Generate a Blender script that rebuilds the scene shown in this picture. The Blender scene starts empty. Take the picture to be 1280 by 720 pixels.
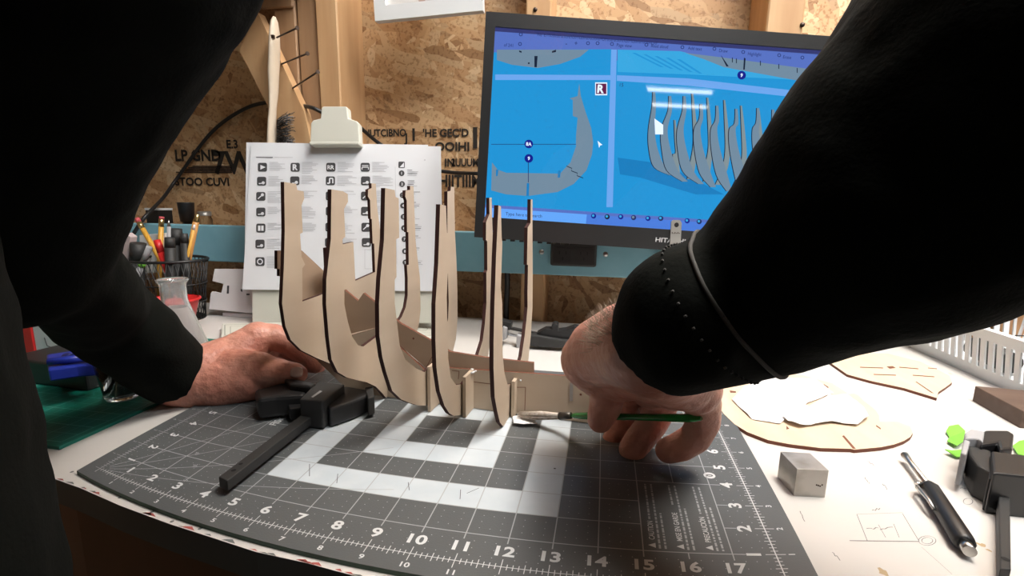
import bpy, bmesh, math, random
from mathutils import Vector, Matrix, noise
random.seed(7)
PI = math.pi
V = Vector
COL = bpy.context.scene.collection
IN = 0.0254

# ------------------------------------------------------------------ camera
CAM = V((0.34559, -0.22035, 0.19017))
_w = V((1.741, 0.1596, -0.111)); _R = Matrix.Rotation(_w.length, 3, _w.normalized())
RT, DN, FW = V(_R[0]), V(_R[1]), V(_R[2]); UP = -DN
FOC = 585.0
cd = bpy.data.cameras.new('camera'); cam = bpy.data.objects.new('camera', cd); COL.objects.link(cam)
cd.sensor_width = 36; cd.lens = 36 * FOC / 1280; cd.clip_start = 0.01
cam.matrix_world = Matrix(((RT.x, UP.x, -FW.x, CAM.x), (RT.y, UP.y, -FW.y, CAM.y), (RT.z, UP.z, -FW.z, CAM.z), (0, 0, 0, 1)))
bpy.context.scene.camera = cam

def ray(px, py): return RT * ((px - 640) / FOC) + DN * ((py - 360) / FOC) + FW
def at_z(px, py, z=0.0):
    d = ray(px, py); return CAM + d * ((z - CAM.z) / d.z)
def at_y(px, py, y):
    d = ray(px, py); return CAM + d * ((y - CAM.y) / d.y)
def at_pl(px, py, p0, n):
    d = ray(px, py); return CAM + d * ((p0 - CAM).dot(n) / d.dot(n))
def near_cam(l, u, d): return CAM + RT * l + UP * u + FW * d     # a body joint, metres right / above / ahead of the camera

# ------------------------------------------------------------------ materials
MATS = {}
def mat(name, col=(.5, .5, .5), rough=.6, metal=0, **k):
    if name in MATS: return MATS[name]
    m = bpy.data.materials.new(name); m.use_nodes = True; MATS[name] = m
    nt = m.node_tree; b = nt.nodes['Principled BSDF']
    b.inputs['Base Color'].default_value = (*col, 1); b.inputs['Roughness'].default_value = rough; b.inputs['Metallic'].default_value = metal
    if 'spec' in k: b.inputs['Specular IOR Level'].default_value = k['spec']
    if 'trans' in k: b.inputs['Transmission Weight'].default_value = k['trans']; b.inputs['IOR'].default_value = k.get('ior', 1.45)
    if 'emit' in k: b.inputs['Emission Color'].default_value = (*k['emit'], 1); b.inputs['Emission Strength'].default_value = k.get('es', 1)
    if 'coat' in k: b.inputs['Coat Weight'].default_value = k['coat']; b.inputs['Coat Roughness'].default_value = .04
    if 'sss' in k: b.inputs['Subsurface Weight'].default_value = k['sss']; b.inputs['Subsurface Radius'].default_value = (1, .3, .15); b.inputs['Subsurface Scale'].default_value = .006
    if 'noise' in k:      # (scale, second colour, low, high, stretch)
        sc, c2, lo, hi, st = k['noise']
        tc = nt.nodes.new('ShaderNodeTexCoord'); mp = nt.nodes.new('ShaderNodeMapping'); mp.inputs['Scale'].default_value = st
        n = nt.nodes.new('ShaderNodeTexNoise'); n.inputs['Scale'].default_value = sc; n.inputs['Detail'].default_value = 6
        r = nt.nodes.new('ShaderNodeValToRGB'); r.color_ramp.elements[0].position = lo; r.color_ramp.elements[1].position = hi
        r.color_ramp.elements[0].color = (*col, 1); r.color_ramp.elements[1].color = (*c2, 1)
        nt.links.new(tc.outputs['Object'], mp.inputs[0]); nt.links.new(mp.outputs[0], n.inputs['Vector'])
        nt.links.new(n.outputs['Fac'], r.inputs[0]); nt.links.new(r.outputs[0], b.inputs['Base Color'])
    if 'bump' in k:       # (scale, strength, distance)
        tc = nt.nodes.new('ShaderNodeTexCoord'); n = nt.nodes.new('ShaderNodeTexNoise'); n.inputs['Scale'].default_value = k['bump'][0]; n.inputs['Detail'].default_value = 5
        bp = nt.nodes.new('ShaderNodeBump'); bp.inputs['Strength'].default_value = k['bump'][1]; bp.inputs['Distance'].default_value = k['bump'][2]
        nt.links.new(tc.outputs['Object'], n.inputs['Vector']); nt.links.new(n.outputs['Fac'], bp.inputs['Height']); nt.links.new(bp.outputs[0], b.inputs['Normal'])
    return m

def osb_material():
    m = bpy.data.materials.new('osb'); m.use_nodes = True; nt = m.node_tree; b = nt.nodes['Principled BSDF']; b.inputs['Roughness'].default_value = .55
    tc = nt.nodes.new('ShaderNodeTexCoord')
    last = None; hts = []
    for i, (rot, sc, st) in enumerate(((.35, 78, (1, 1, .3)), (1.25, 66, (1, 1, .26)), (2.1, 90, (1, 1, .3)), (2.85, 72, (1, 1, .24)))):
        mp = nt.nodes.new('ShaderNodeMapping'); mp.inputs['Rotation'].default_value = (0, rot, 0)
        mp2 = nt.nodes.new('ShaderNodeMapping'); mp2.inputs['Scale'].default_value = (st[2], 1, 1); mp2.inputs['Location'].default_value = (i * 3.1, 0, i * 1.7)
        dn = nt.nodes.new('ShaderNodeTexNoise'); dn.inputs['Scale'].default_value = 25
        ad = nt.nodes.new('ShaderNodeMixRGB'); ad.blend_type = 'ADD'; ad.inputs[0].default_value = .008
        v = nt.nodes.new('ShaderNodeTexVoronoi'); v.inputs['Scale'].default_value = sc; v.inputs['Randomness'].default_value = 1
        nt.links.new(tc.outputs['Object'], mp.inputs[0]); nt.links.new(mp.outputs[0], mp2.inputs[0])
        nt.links.new(mp2.outputs[0], ad.inputs[1]); nt.links.new(mp.outputs[0], dn.inputs['Vector']); nt.links.new(dn.outputs['Color'], ad.inputs[2])
        nt.links.new(ad.outputs[0], v.inputs['Vector'])
        r = nt.nodes.new('ShaderNodeValToRGB'); cr = r.color_ramp; cr.interpolation = 'LINEAR'
        cols = [(0, (.40, .22, .10)), (.2, (.56, .35, .18)), (.45, (.64, .43, .24)), (.6, (.48, .28, .13)), (.8, (.72, .54, .33)), (.95, (.33, .18, .08))]
        cr.elements[0].color = (*cols[0][1], 1); cr.elements[1].position = cols[1][0]; cr.elements[1].color = (*cols[1][1], 1)
        for p, c in cols[2:]:
            e = cr.elements.new(p); e.color = (*c, 1)
        sp = nt.nodes.new('ShaderNodeSeparateColor'); nt.links.new(v.outputs['Color'], sp.inputs[0])
        nt.links.new(sp.outputs[0], r.inputs[0])
        hts.append(sp.outputs[1])
        if last is None: last = r.outputs[0]
        else:
            mx = nt.nodes.new('ShaderNodeMixRGB')
            th = nt.nodes.new('ShaderNodeMath'); th.operation = 'GREATER_THAN'; th.inputs[1].default_value = .5
            nt.links.new(sp.outputs[2], th.inputs[0]); nt.links.new(th.outputs[0], mx.inputs[0]); nt.links.new(last, mx.inputs[1]); nt.links.new(r.outputs[0], mx.inputs[2]); last = mx.outputs[0]
    # dark resin specks
    n = nt.nodes.new('ShaderNodeTexNoise'); n.inputs['Scale'].default_value = 190; n.inputs['Detail'].default_value = 4
    r = nt.nodes.new('ShaderNodeValToRGB'); r.color_ramp.elements[0].position = .36; r.color_ramp.elements[1].position = .46; r.color_ramp.elements[0].color = (.45, .3, .18, 1)
    nt.links.new(tc.outputs['Object'], n.inputs['Vector']); nt.links.new(n.outputs['Fac'], r.inputs[0])
    mm = nt.nodes.new('ShaderNodeMixRGB'); mm.blend_type = 'MULTIPLY'; mm.inputs[0].default_value = .55
    nt.links.new(last, mm.inputs[1]); nt.links.new(r.outputs[0], mm.inputs[2]); nt.links.new(mm.outputs[0], b.inputs['Base Color'])
    bp = nt.nodes.new('ShaderNodeBump'); bp.inputs['Strength'].default_value = .5; bp.inputs['Distance'].default_value = .002
    nt.links.new(hts[3], bp.inputs['Height']); nt.links.new(bp.outputs[0], b.inputs['Normal'])
    return m

OSB = osb_material()
PINE = mat('pine', (.50, .29, .14), .55, noise=(9, (.60, .38, .20), .3, .7, (6, 6, .5)))
PINE_D = mat('pine_old', (.30, .17, .085), .6, noise=(9, (.40, .24, .13), .3, .7, (6, 6, .5)))
BLUE = mat('rail_blue', (.19, .42, .52), .45, noise=(30, (.22, .46, .56), .3, .7, (1, 1, 1)))
LAM = mat('laminate', (.58, .56, .535), .45, noise=(7, (.62, .60, .575), .35, .65, (1, 1, 1)))
PENCIL = mat('pencil_mark', (.20, .20, .20), .8)
STAIN = mat('brown_stain', (.45, .34, .2), .8)
REDP = mat('red_paint_smear', (.35, .08, .07), .7)
EDGE = mat('bench_edge', (.12, .13, .125), .6)
APRON = mat('bench_wood', (.20, .10, .05), .7, noise=(14, (.18, .1, .05), .3, .7, (.6, 5, 5)))
MATG = mat('mat_grey', (.088, .095, .098), .5, bump=(900, .25, .0005))
MATW = mat('mat_white_print', (.62, .64, .65), .5)
MATB = mat('mat_white_band', (.48, .54, .585), .5, noise=(45, (.55, .60, .635), .35, .7, (1, 1, 1)))
MATL = mat('mat_line', (.36, .38, .39), .5)
MATS1 = mat('mat_smudge', (.34, .38, .42), .5)
GRN = mat('green_mat', (.0, .15, .11), .45)
GRNL = mat('green_mat_line', (.10, .33, .27), .5)
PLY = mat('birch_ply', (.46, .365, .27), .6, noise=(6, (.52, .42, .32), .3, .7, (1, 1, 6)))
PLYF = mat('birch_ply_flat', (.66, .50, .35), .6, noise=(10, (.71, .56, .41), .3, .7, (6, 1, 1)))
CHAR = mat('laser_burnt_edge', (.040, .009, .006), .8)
PLYB = mat('birch_ply_shaded', (.35, .245, .17), .6, noise=(6, (.40, .29, .205), .3, .7, (1, 1, 6)))  # darker ply copy; shade inside the hull is put into its colour
CHAR2 = mat('laser_burnt_edge_light', (.16, .055, .03), .8)
BLK = mat('black_plastic', (.014, .014, .015), .42)
BLK2 = mat('black_plastic_matt', (.022, .022, .022), .6)
BEZ = mat('bezel', (.022, .023, .024), .38)
GREYP = mat('grey_rubber', (.33, .33, .34), .6)
STEEL = mat('steel', (.55, .54, .52), .3, 1)
STEELB = mat('steel_block', (.46, .44, .41), .42, .75, noise=(60, (.33, .31, .27), .5, .75, (1, 1, 1)), bump=(220, .15, .001))
IRON = mat('nail_iron', (.06, .04, .03), .5, .6)
PAPER = mat('paper', (.80, .82, .86), .7)
PAPERW = mat('paper_scrap', (.72, .72, .73), .7)
INKD = mat('ink_dark', (.06, .06, .065), .7)
INKG = mat('ink_grey', (.52, .53, .56), .7)
CREAM = mat('cream_plastic', (.62, .62, .55), .45)
CREAMD = mat('cream_groove', (.28, .29, .25), .6)
WOODW = mat('pale_handle', (.66, .55, .42), .5, noise=(18, (.72, .62, .5), .3, .7, (5, 5, .6)))
BRIS = mat('dark_bristle', (.03, .028, .026), .7)
GLASS = mat('flask_glass', (.93, .93, .93), .08, trans=.85, ior=1.45)
FROST = mat('flask_residue', (.62, .53, .50), .6, trans=.25)
CLEAR = mat('clear_glass', (.9, .95, .94), .02, trans=1.0, ior=1.3)
WPL = mat('white_plastic', (.74, .76, .77), .4)
WFOAM = mat('white_foam', (.72, .70, .71), .7)
RED = mat('red_plastic', (.55, .02, .02), .4)
YEL = mat('yellow_print', (.75, .55, .03), .5)
BLUEP = mat('blue_plastic', (.015, .03, .28), .35)
LIME = mat('green_tape', (.18, .52, .05), .55)
BRN = mat('brown_block', (.085, .05, .035), .6, noise=(20, (.12, .075, .055), .3, .7, (1, 5, 5)))
TRGR = mat('green_clear_plastic', (.01, .33, .05), .12, trans=.35, coat=.6)
BRISW = mat('pale_bristle', (.50, .42, .35), .8, noise=(300, (.68, .63, .58), .4, .6, (1, 1, 1)))
CLOTH = mat('black_sweatshirt', (.0045, .0055, .0045), .95, spec=.12, bump=(420, .35, .0009))
SEAM = mat('seam_thread', (.06, .058, .055), .8)
TROU = mat('dark_trousers', (.012, .013, .016), .9)
SKIN = mat('skin', (.50, .20, .145), .44, sss=.15, noise=(42, (.64, .31, .235), .34, .66, (1, 1, 1)), bump=(110, .8, .003))
NAIL = mat('fingernail', (.66, .45, .39), .3)
HAIR = mat('grey_hair', (.16, .13, .11), .6)
YPEN = mat('pencil_yellow', (.62, .33, .05), .45)
PINK = mat('eraser_pink', (.5, .08, .09), .7)
LAMPW = mat('lamp_tube', (.9, .9, .9), .5, emit=(1, .96, .9), es=14)
LAMPH = mat('lamp_housing', (.7, .7, .7), .5)
CONC = mat('concrete', (.11, .105, .10), .8, noise=(5, (.15, .145, .14), .3, .7, (1, 1, 1)))
CEILM = mat('ceiling_board', (.32, .27, .2), .8)
def em(name, c, s=1.3, g=.03): return mat('scr_' + name, (.003, .004, .006), g, emit=c, es=s, spec=.6)

# ------------------------------------------------------------------ mesh builder
class MB:
    def __init__(s): s.v = []; s.f = []; s.m = []; s.mats = []; s.sm = []
    def mi(s, m):
        if m not in s.mats: s.mats.append(m)
        return s.mats.index(m)
    def face(s, pts, m, sm=False):
        b = len(s.v); s.v += [tuple(p) for p in pts]; s.f.append(list(range(b, b + len(pts)))); s.m.append(s.mi(m)); s.sm.append(sm)
    def raw(s, vs, fs, m, sm=False):
        b = len(s.v); s.v += [tuple(p) for p in vs]; k = s.mi(m)
        for f in fs: s.f.append([b + i for i in f]); s.m.append(k); s.sm.append(sm)
    def prism(s, bot, top, m, side=None):            # two matching loops of points
        n = len(bot); side = side or m
        s.raw(list(top), [list(range(n))], m); s.raw(list(bot), [list(range(n))[::-1]], m)
        s.raw(list(bot) + list(top), [[i, (i + 1) % n, n + (i + 1) % n, n + i] for i in range(n)], side)
    def ext(s, pts, off, m, side=None): s.prism(pts, [V(p) + off for p in pts], m, side)
    def box(s, c, d, m, R=None):
        R = R or Matrix.Identity(3); c = V(c); q = [V((x * d[0] / 2, y * d[1] / 2, z * d[2] / 2)) for z in (-1, 1) for x, y in ((-1, -1), (1, -1), (1, 1), (-1, 1))]
        vs = [c + R @ p for p in q]
        s.raw(vs, [(3, 2, 1, 0), (4, 5, 6, 7), (0, 1, 5, 4), (1, 2, 6, 5), (2, 3, 7, 6), (3, 0, 4, 7)], m)
    def b2(s, lo, hi, m): s.box([(a + b) / 2 for a, b in zip(lo, hi)], [abs(b - a) for a, b in zip(lo, hi)], m)
    def tube(s, path, r, m, n=12, flat=None, cap=True):
        path = [V(p) for p in path]; rs = r if isinstance(r, (list, tuple)) else [r] * len(path)
        vs = []; up0 = V((0, 0, 1)); prev = None
        for i, p in enumerate(path):
            t = (path[min(i + 1, len(path) - 1)] - path[max(i - 1, 0)]).normalized()
            if prev is None: a = t.cross(up0 if abs(t.z) < .95 else V((1, 0, 0))).normalized()
            else: a = (prev - t * prev.dot(t)).normalized()
            prev = a; b = t.cross(a)
            fl = flat or 1
            for k in range(n):
                an = 2 * PI * k / n; vs.append(p + (a * math.cos(an) + b * math.sin(an) * fl) * rs[i])
        fs = [[i * n + k, i * n + (k + 1) % n, (i + 1) * n + (k + 1) % n, (i + 1) * n + k] for i in range(len(path) - 1) for k in range(n)]
        s.raw(vs, fs, m, True)
        if cap:
            s.face(vs[:n][::-1], m); s.face(vs[-n:], m)
    def lathe(s, prof, c, m, n=32, axis=None):       # prof: (radius, height)
        c = V(c); R = axis or Matrix.Identity(3); vs = []
        for r, h in prof:
            for k in range(n):
                a = 2 * PI * k / n; vs.append(c + R @ V((r * math.cos(a), r * math.sin(a), h)))
        s.raw(vs, [[i * n + k, i * n + (k + 1) % n, (i + 1) * n + (k + 1) % n, (i + 1) * n + k] for i in range(len(prof) - 1) for k in range(n)], m, True)
    def disc(s, f, c, r, m, n=20): s.face([f(c[0] + r * math.cos(2 * PI * k / n), c[1] + r * math.sin(2 * PI * k / n)) for k in range(n)], m)
    def text(s, f, txt, x, y, size, m, rot=0, align='C', bold=0, sx=1):
        vs, fs = glyphs(txt, bold)
        if not vs: return
        xs = [p[0] for p in vs]; x0, x1 = min(xs), max(xs); ys = [p[1] for p in vs]; yc = .35
        ox = {'C': (x0 + x1) / 2, 'L': x0, 'R': x1}[align]; c, sn = math.cos(rot), math.sin(rot)
        out = []
        for p in vs:
            a, b = (p[0] - ox) * size * sx, (p[1] - yc) * size
            out.append(f(x + a * c - b * sn, y + a * sn + b * c))
        s.raw(out, fs, m)
    def line(s, f, a, b, w, m):
        d = V((b[0] - a[0], b[1] - a[1])); 
        if d.length == 0: return
        n = V((-d.y, d.x)).normalized() * w / 2; k = max(1, int(d.length / .6)) if f is MATF else 1
        for i in range(k):
            p = V(a[:2]) + d * (i / k); q = V(a[:2]) + d * ((i + 1) / k)
            s.face([f(*(p + n)), f(*(p - n)), f(*(q - n)), f(*(q + n))], m)
    def build(s, name, parent=None, bevel=0, loc=None):
        me = bpy.data.meshes.new(name); me.from_pydata(s.v, [], s.f)
        for m in s.mats: me.materials.append(m)
        for p, k, sm in zip(me.polygons, s.m, s.sm): p.material_index = k; p.use_smooth = sm
        bm = bmesh.new(); bm.from_mesh(me); bmesh.ops.remove_doubles(bm, verts=bm.verts, dist=1e-6)
        bm.to_mesh(me); bm.free(); me.update()
        o = bpy.data.objects.new(name, me); COL.objects.link(o)
        if parent is not None: set_parent(o, parent)
        if bevel:
            b = o.modifiers.new('bevel', 'BEVEL'); b.width = bevel; b.segments = 2; b.limit_method = 'ANGLE'; b.angle_limit = .6
        return o
MATF = None
def set_parent(o, p):
    o.parent = p; o.matrix_parent_inverse = Matrix.Identity(4) if p.type != 'EMPTY' else Matrix.Translation(-p.location)
_G = {}
def glyphs(t, bold=0):
    if (t, bold) in _G: return _G[(t, bold)]
    cu = bpy.data.curves.new('t', 'FONT'); cu.body = t; cu.size = 1; cu.offset = bold; cu.resolution_u = 3
    ob = bpy.data.objects.new('t', cu); COL.objects.link(ob); dg = bpy.context.evaluated_depsgraph_get()
    me = bpy.data.meshes.new_from_object(ob.evaluated_get(dg))
    r = ([tuple(v.co[:2]) for v in me.vertices], [list(p.vertices) for p in me.polygons])
    bpy.data.meshes.remove(me); bpy.data.objects.remove(ob); bpy.data.curves.remove(cu); _G[(t, bold)] = r; return r

def empty(name, loc, label, cat, group=None):
    o = bpy.data.objects.new(name, None); COL.objects.link(o); o.location = loc; o.empty_display_size = .02
    return tag(o, label, cat, group)
def tag(o, label, cat, group=None):
    o['label'] = label; o['category'] = cat
    if group: o['group'] = group
    return o
def struct(mb, name, label=None):
    o = mb.build(name); o['kind'] = 'structure'
    if label: o['label'] = label
    return o
TZ = -0.003                                            # bench surface; the grey mat's face is z = 0

# ================================================================== ROOM
b = MB(); b.b2((-2.2, -6.4, -1.02), (4.6, .75, -.92), CONC); struct(b, 'floor')
b = MB(); b.b2((-2.2, -6.4, 1.75), (4.6, .75, 1.8), CEILM); struct(b, 'ceiling')
b = MB(); b.b2((-2.2, .635, -.92), (4.6, .66, 1.75), OSB)
INKB = mat('black_stencil', (.02, .016, .012), .7)
wf = lambda x, z: V((x, .6335, z))
def wtext(t, px, py, h, **k):
    p = at_y(px, py, .6335); b.text(wf, t, p.x, p.z, h, INKB, bold=.03, **k)
wtext('NUTCIBNO', 481, 166, .018, sx=.9); wtext("'HE GEC'D", 557, 166, .019, sx=1.0); wtext('OOIHI', 565, 183, .021, sx=1.1)
wtext("IN", 562, 203, .019); wtext('2UUUM', 581, 203, .019, sx=.8); wtext('HIITIIIM', 575, 226, .03, sx=.8); wtext('I', 594, 172, .05); wtext('J', 507, 172, .022); wtext('I', 517, 168, .03)
wtext('LP GND', 247, 194, .03, sx=1.0); wtext('7W', 292, 203, .06); wtext('STOO CUVI', 252, 227, .022, sx=1.1); wtext('E.3', 290, 180, .022)
for k in range(5): b.line(wf, (-.5 + .01 * k, .245 + .003 * k), (-.37, .245 + .003 * k), .002, INKB)
struct(b, 'wall_back', 'oriented strand board wall with black stencilled print')
b = MB(); b.b2((-2.25, -6.4, -.92), (-2.2, .75, 1.75), OSB); struct(b, 'wall_left')
b = MB(); b.b2((4.6, -6.4, -.92), (4.65, .75, 1.75), OSB); struct(b, 'wall_right')
b = MB(); b.b2((-2.2, -6.45, -.92), (4.6, -6.4, 1.75), OSB); struct(b, 'wall_rear')
n = 0
def trim(lo, hi, m=PINE):
    global n; n += 1; b = MB(); b.b2(lo, hi, m); o = struct(b, 'trim_%d' % n, 'bare pine wall framing'); bv = o.modifiers.new('b', 'BEVEL'); bv.width = .002; return o
trim((-.117, .545, -.92), (-.079, .634, 1.75)); trim((-.155, .552, -.92), (-.1185, .634, 1.75), PINE_D); trim((-.196, .55, -.92), (-.157, .634, 1.75), PINE_D)
trim((.231, .545, -.92), (.270, .634, 1.75)); trim((.575, .545, -.92), (.623, .634, 1.75)); trim((-.72, .545, -.92), (-.68, .634, 1.75), PINE_D)
trim((.93, .545, -.92), (.97, .634, 1.75)); trim((-.676, .56, .118), (-.198, .634, .139), PINE_D); trim((-.077, .56, .118), (.229, .634, .139), PINE_D); trim((.272, .56, .118), (.573, .634, .139), PINE_D); trim((.625, .56, .118), (.928, .634, .139), PINE_D)  # last three blocking pieces are unseen, added to shade the wall below
trim((-.60, .545, .505), (-.157, .55, .60), PINE_D)
# diagonal brace
b = MB(); pts = [at_y(*q, .545) for q in ((331, 20), (309, 67), (384, 215), (404, 215), (388, 142), (351, 62))]
b.ext(pts, V((0, -.018, 0)), PINE); n += 1; struct(b, 'trim_%d' % n, 'diagonal pine brace')
# blue painted rail on the studs
rail = empty('mounting_rail', (.25, .54, .11), 'long blue painted board screwed across the wall studs behind the monitor', 'board')
b = MB(); b.b2((-.95, .522, .080), (1.1, .5445, .1455), BLUE); b.build('board', rail, .002)
for px, py in ((677, 315), (757, 318)):
    p = at_y(px, py, .522); b = MB(); b.lathe([(0, .0022), (.003, .002), (.0042, 0)], p, STEEL, 14, Matrix.Rotation(PI / 2, 3, 'X')); b.box(p + V((0, -.0022, 0)), (.005, .0006, .0008), IRON); b.build('screw', rail)

# ================================================================== BENCH
bench = empty('workbench', (.35, .2, -.92), 'long workbench with white laminate top, scuffed front edge and brown wood apron', 'workbench')
FE = [(64, 597), (100, 610), (150, 632), (212, 655), (265, 672), (320, 690), (380, 703), (440, 719)]
fe = [at_z(*q, TZ) for q in FE]; fe = [V((-.30, fe[0].y + .18, TZ)), V((-.12, fe[0].y + .045, TZ))] + fe + [V((.32, -.024, TZ)), V((.42, -.022, TZ)), V((.6, -.012, TZ)), V((.9, .03, TZ)), V((1.25, .06, TZ))]
back = [V((1.25, .5445, TZ)), V((-.95, .5445, TZ)), V((-.95, fe[0].y + .05, TZ))]
b = MB(); loop = fe + back; dn = V((0, 0, -.019)); b.prism([p + dn for p in loop], loop, LAM, EDGE)
DF = lambda x, y: V((x, y, TZ + .00012))
dz = lambda px, py: at_z(px, py, TZ)[:2]
def scr(pts, w=.0004, m=PENCIL):
    q = [dz(*p) for p in pts]
    for i in range(len(q) - 1): b.line(DF, q[i], q[i + 1], w, m)
# pencil sketch near the screwdriver
scr([(1071, 643), (1084, 676)]); scr([(1062, 676), (1148, 677)], .0006); scr([(1128, 642), (1149, 677)]); scr([(1071, 643), (1128, 641)], .00025)
scr([(1098, 656), (1107, 672)], .0003); scr([(1117, 655), (1124, 672)], .0003); scr([(1152, 684), (1190, 718)], .0002)
for (cx, cy, rx, ry) in ((1159, 676, 11, 6), (1210, 627, 6, 4), (1159, 676, 7, 4)): scr([(cx + rx * math.cos(a * .5), cy + ry * math.sin(a * .5)) for a in range(14)], .00035)
for x0, y0, x1, y1 in ((1084, 577, 1094, 583), (1081, 598, 1087, 606), (1103, 605, 1109, 611), (1090, 638, 1100, 636), (1083, 662, 1098, 660), (1100, 662, 1116, 660), (1200, 610, 1208, 611), (1225, 560, 1229, 562), (1040, 690, 1050, 700), (1000, 640, 1006, 652)):
    q = [(x0 + (x1 - x0) * k / 5, y0 + (y1 - y0) * k / 5 + random.uniform(-1.5, 1.5)) for k in range(6)]; scr(q, .0005)
for cx, cy, r, m in ((970, 640, 3.2, STAIN), (1105, 716, 5, STAIN), (1228, 682, 4, STAIN), (1236, 688, 2.5, STAIN), (1218, 678, 2, STAIN), (1188, 467, 4, PLYF), (944, 448, 2, STAIN)):
    c = dz(cx, cy); b.face([DF(c[0] + r / 1700 * math.cos(a) * random.uniform(.5, 1.2), c[1] + r / 1700 * math.sin(a) * random.uniform(.5, 1.4)) for a in [k * PI / 6 for k in range(12)]], m)
for i in range(26):     # chipped red and dark paint along the front edge
    k = random.uniform(2, 9.5); j = int(k); p = fe[j].lerp(fe[j + 1], k - j); w = random.uniform(.003, .012); h = random.uniform(.0004, .0022)
    b.face([DF(p.x, p.y + .0006), DF(p.x + w, p.y + .0006 - w * .15), DF(p.x + w * .6, p.y + h), DF(p.x + w * .2, p.y + h * .7)], random.choice((REDP, EDGE, REDP)))
for q in ((150, 622), (190, 640), (250, 661), (90, 590), (75, 562), (215, 652)):
    c = dz(*q); b.disc(DF, c, .0012, EDGE, 8)
b.build('tabletop', bench)
b = MB(); f2 = [p + V((0, .012, -.020)) for p in fe]; d2 = V((0, 0, -.10)); th = V((0, .02, 0))
lp = f2 + [p + th for p in f2[::-1]]; b.prism([p + d2 for p in lp], lp, APRON); b.build('apron', bench)
for x, y in ((-.85, .48), (-.85, .33), (1.18, .48), (1.18, .14)):
    b = MB(); b.b2((x, y, -.92), (x + .045, y + .045, -.022), PINE_D); b.build('leg', bench, .003)

# ================================================================== CUTTING MATS
CO = [(0, 0, .2537, 1.2801), (0, 1, -.6041, 6.4265), (0, 2, .3183, 2.8803), (0, 3, -.0923, -1.3349), (0, 4, -.0032, .3052), (1, 0, 9.1365, -2.5738), (1, 1, 1.1824, 3.3817), (1, 2, -.4223, -1.7947), (1, 3, .1153, .2388), (2, 0, .9266, 1.1439), (2, 1, -.6207, -1.2025), (2, 2, .0405, .5693), (3, 0, -.273, -.0659), (3, 1, .1835, -.0752), (4, 0, -.0256, .047)]
def matxy(x, y):       # inches on the mat's own ruler to metres on the bench (flat mat bent by a polynomial fitted to the image's barrel distortion)
    X = Y = 0
    for i, j, a, c in CO: t = (x / 10) ** i * (y / 10) ** j; X += a * t; Y += c * t
    return X * IN, Y * IN
ZL = [0.0001]
def MATF(x, y):
    X, Y = matxy(x, y); return V((X, Y, ZL[0]))
gm = MB(); lo, hx, hy = -.62, 18.75, 12.6
per = [(lo + (hx - lo) * k / 24, lo) for k in range(24)] + [(hx, lo + (hy - lo) * k / 16) for k in range(16)] + [(hx - (hx - lo) * k / 24, hy) for k in range(24)] + [(lo, hy - (hy - lo) * k / 16) for k in range(16)]
pm = [matxy(*q) for q in per]
gm.prism([V((*q, TZ + .0001)) for q in pm], [V((*q, 0)) for q in pm], MATG, mat('mat_core_green', (.03, .07, .045), .6))
def cell(x, y, w, h, m):
    nx, ny = max(1, round(w)), max(1, round(h))
    for i in range(nx):
        for j in range(ny):
            gm.face([MATF(x + w * a / nx, y + h * c / ny) for a, c in ((i, j), (i + 1, j), (i + 1, j + 1), (i, j + 1))], m)
ZL[0] = .00006
for (x, y, w, h) in ((5, 2, 8, 1), (12, 3, 1, 7), (5, 3, 1, 7), (6, 9, 6, 1), (7, 4, 4, 1), (10, 5, 1, 3), (7, 5, 1, 3), (8, 7, 2, 1)): cell(x, y, w, h, MATB)
inband = lambda x, y: (5 < x < 13 and 2 < y < 10 and not (6 < x < 12 and 3 < y < 9)) or (7 < x < 11 and 4 < y < 8 and not (8 < x < 10 and 5 < y < 7))
for i in range(18):
    for j in range(12):
        if inband(i + .5, j + .5) or (15 <= i < 17 and 1 <= j < 4): continue
        for a in (.25, .5, .75):
            for c in (.25, .5, .75):
                if a == .5 and c == .5: continue
                r = .016; gm.face([MATF(i + a + r * s, j + c + r * t) for s, t in ((-1, 0), (0, -1), (1, 0), (0, 1))], MATL)
ZL[0] = .00012
for i in range(19):
    if i in (0, 18): continue
    if i == 16: gm.line(MATF, (i, 4), (i, 12), .028, MATL); gm.line(MATF, (i, .78), (i, 1), .028, MATL)
    else: gm.line(MATF, (i, .78), (i, 12), .028, MATL)
for j in range(1, 12):
    if 1 < j < 4: gm.line(MATF, (.7, j), (15, j), .028, MATL); gm.line(MATF, (17, j), (17.3, j), .028, MATL)
    else: gm.line(MATF, (.7, j), (17.3, j), .028, MATL)
gm.line(MATF, (0, 0), (18, 0), .02, MATW); gm.line(MATF, (18, 0), (18, 12), .03, MATW); gm.line(MATF, (0, 0), (0, 12), .02, MATL); gm.line(MATF, (0, 12), (18, 12), .02, MATL)
for k in range(18 * 8 + 1):
    x = k / 8; l = .24 if k % 8 == 0 else (.14 if k % 4 == 0 else .09)
    gm.line(MATF, (x, -l), (x, l), .018, MATW)
for k in range(12 * 8 + 1):
    y = k / 8; l = .24 if k % 8 == 0 else (.14 if k % 4 == 0 else .09)
    gm.line(MATF, (18 - l, y), (18 + l, y), .018, MATW); gm.line(MATF, (-l, y), (l, y), .018, MATL)
for i in range(1, 18):
    gm.text(MATF, str(i), i, .52, .46, MATW, bold=.03, sx=1.15); gm.text(MATF, str(i), i + .02, -.38, .22, MATW, bold=.02, sx=1.15)
for j in range(1, 12):
    gm.text(MATF, str(j), 17.48, j, .46, MATW, rot=PI / 2, bold=.03, sx=1.15); gm.text(MATF, str(j), 18.38, j, .22, MATW, rot=PI / 2, bold=.02)
    gm.text(MATF, str(j), .52, j, .42, MATW, rot=-PI / 2, bold=.03, sx=1.15); gm.text(MATF, str(j), -.4, j, .2, MATL, rot=-PI / 2)
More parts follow.
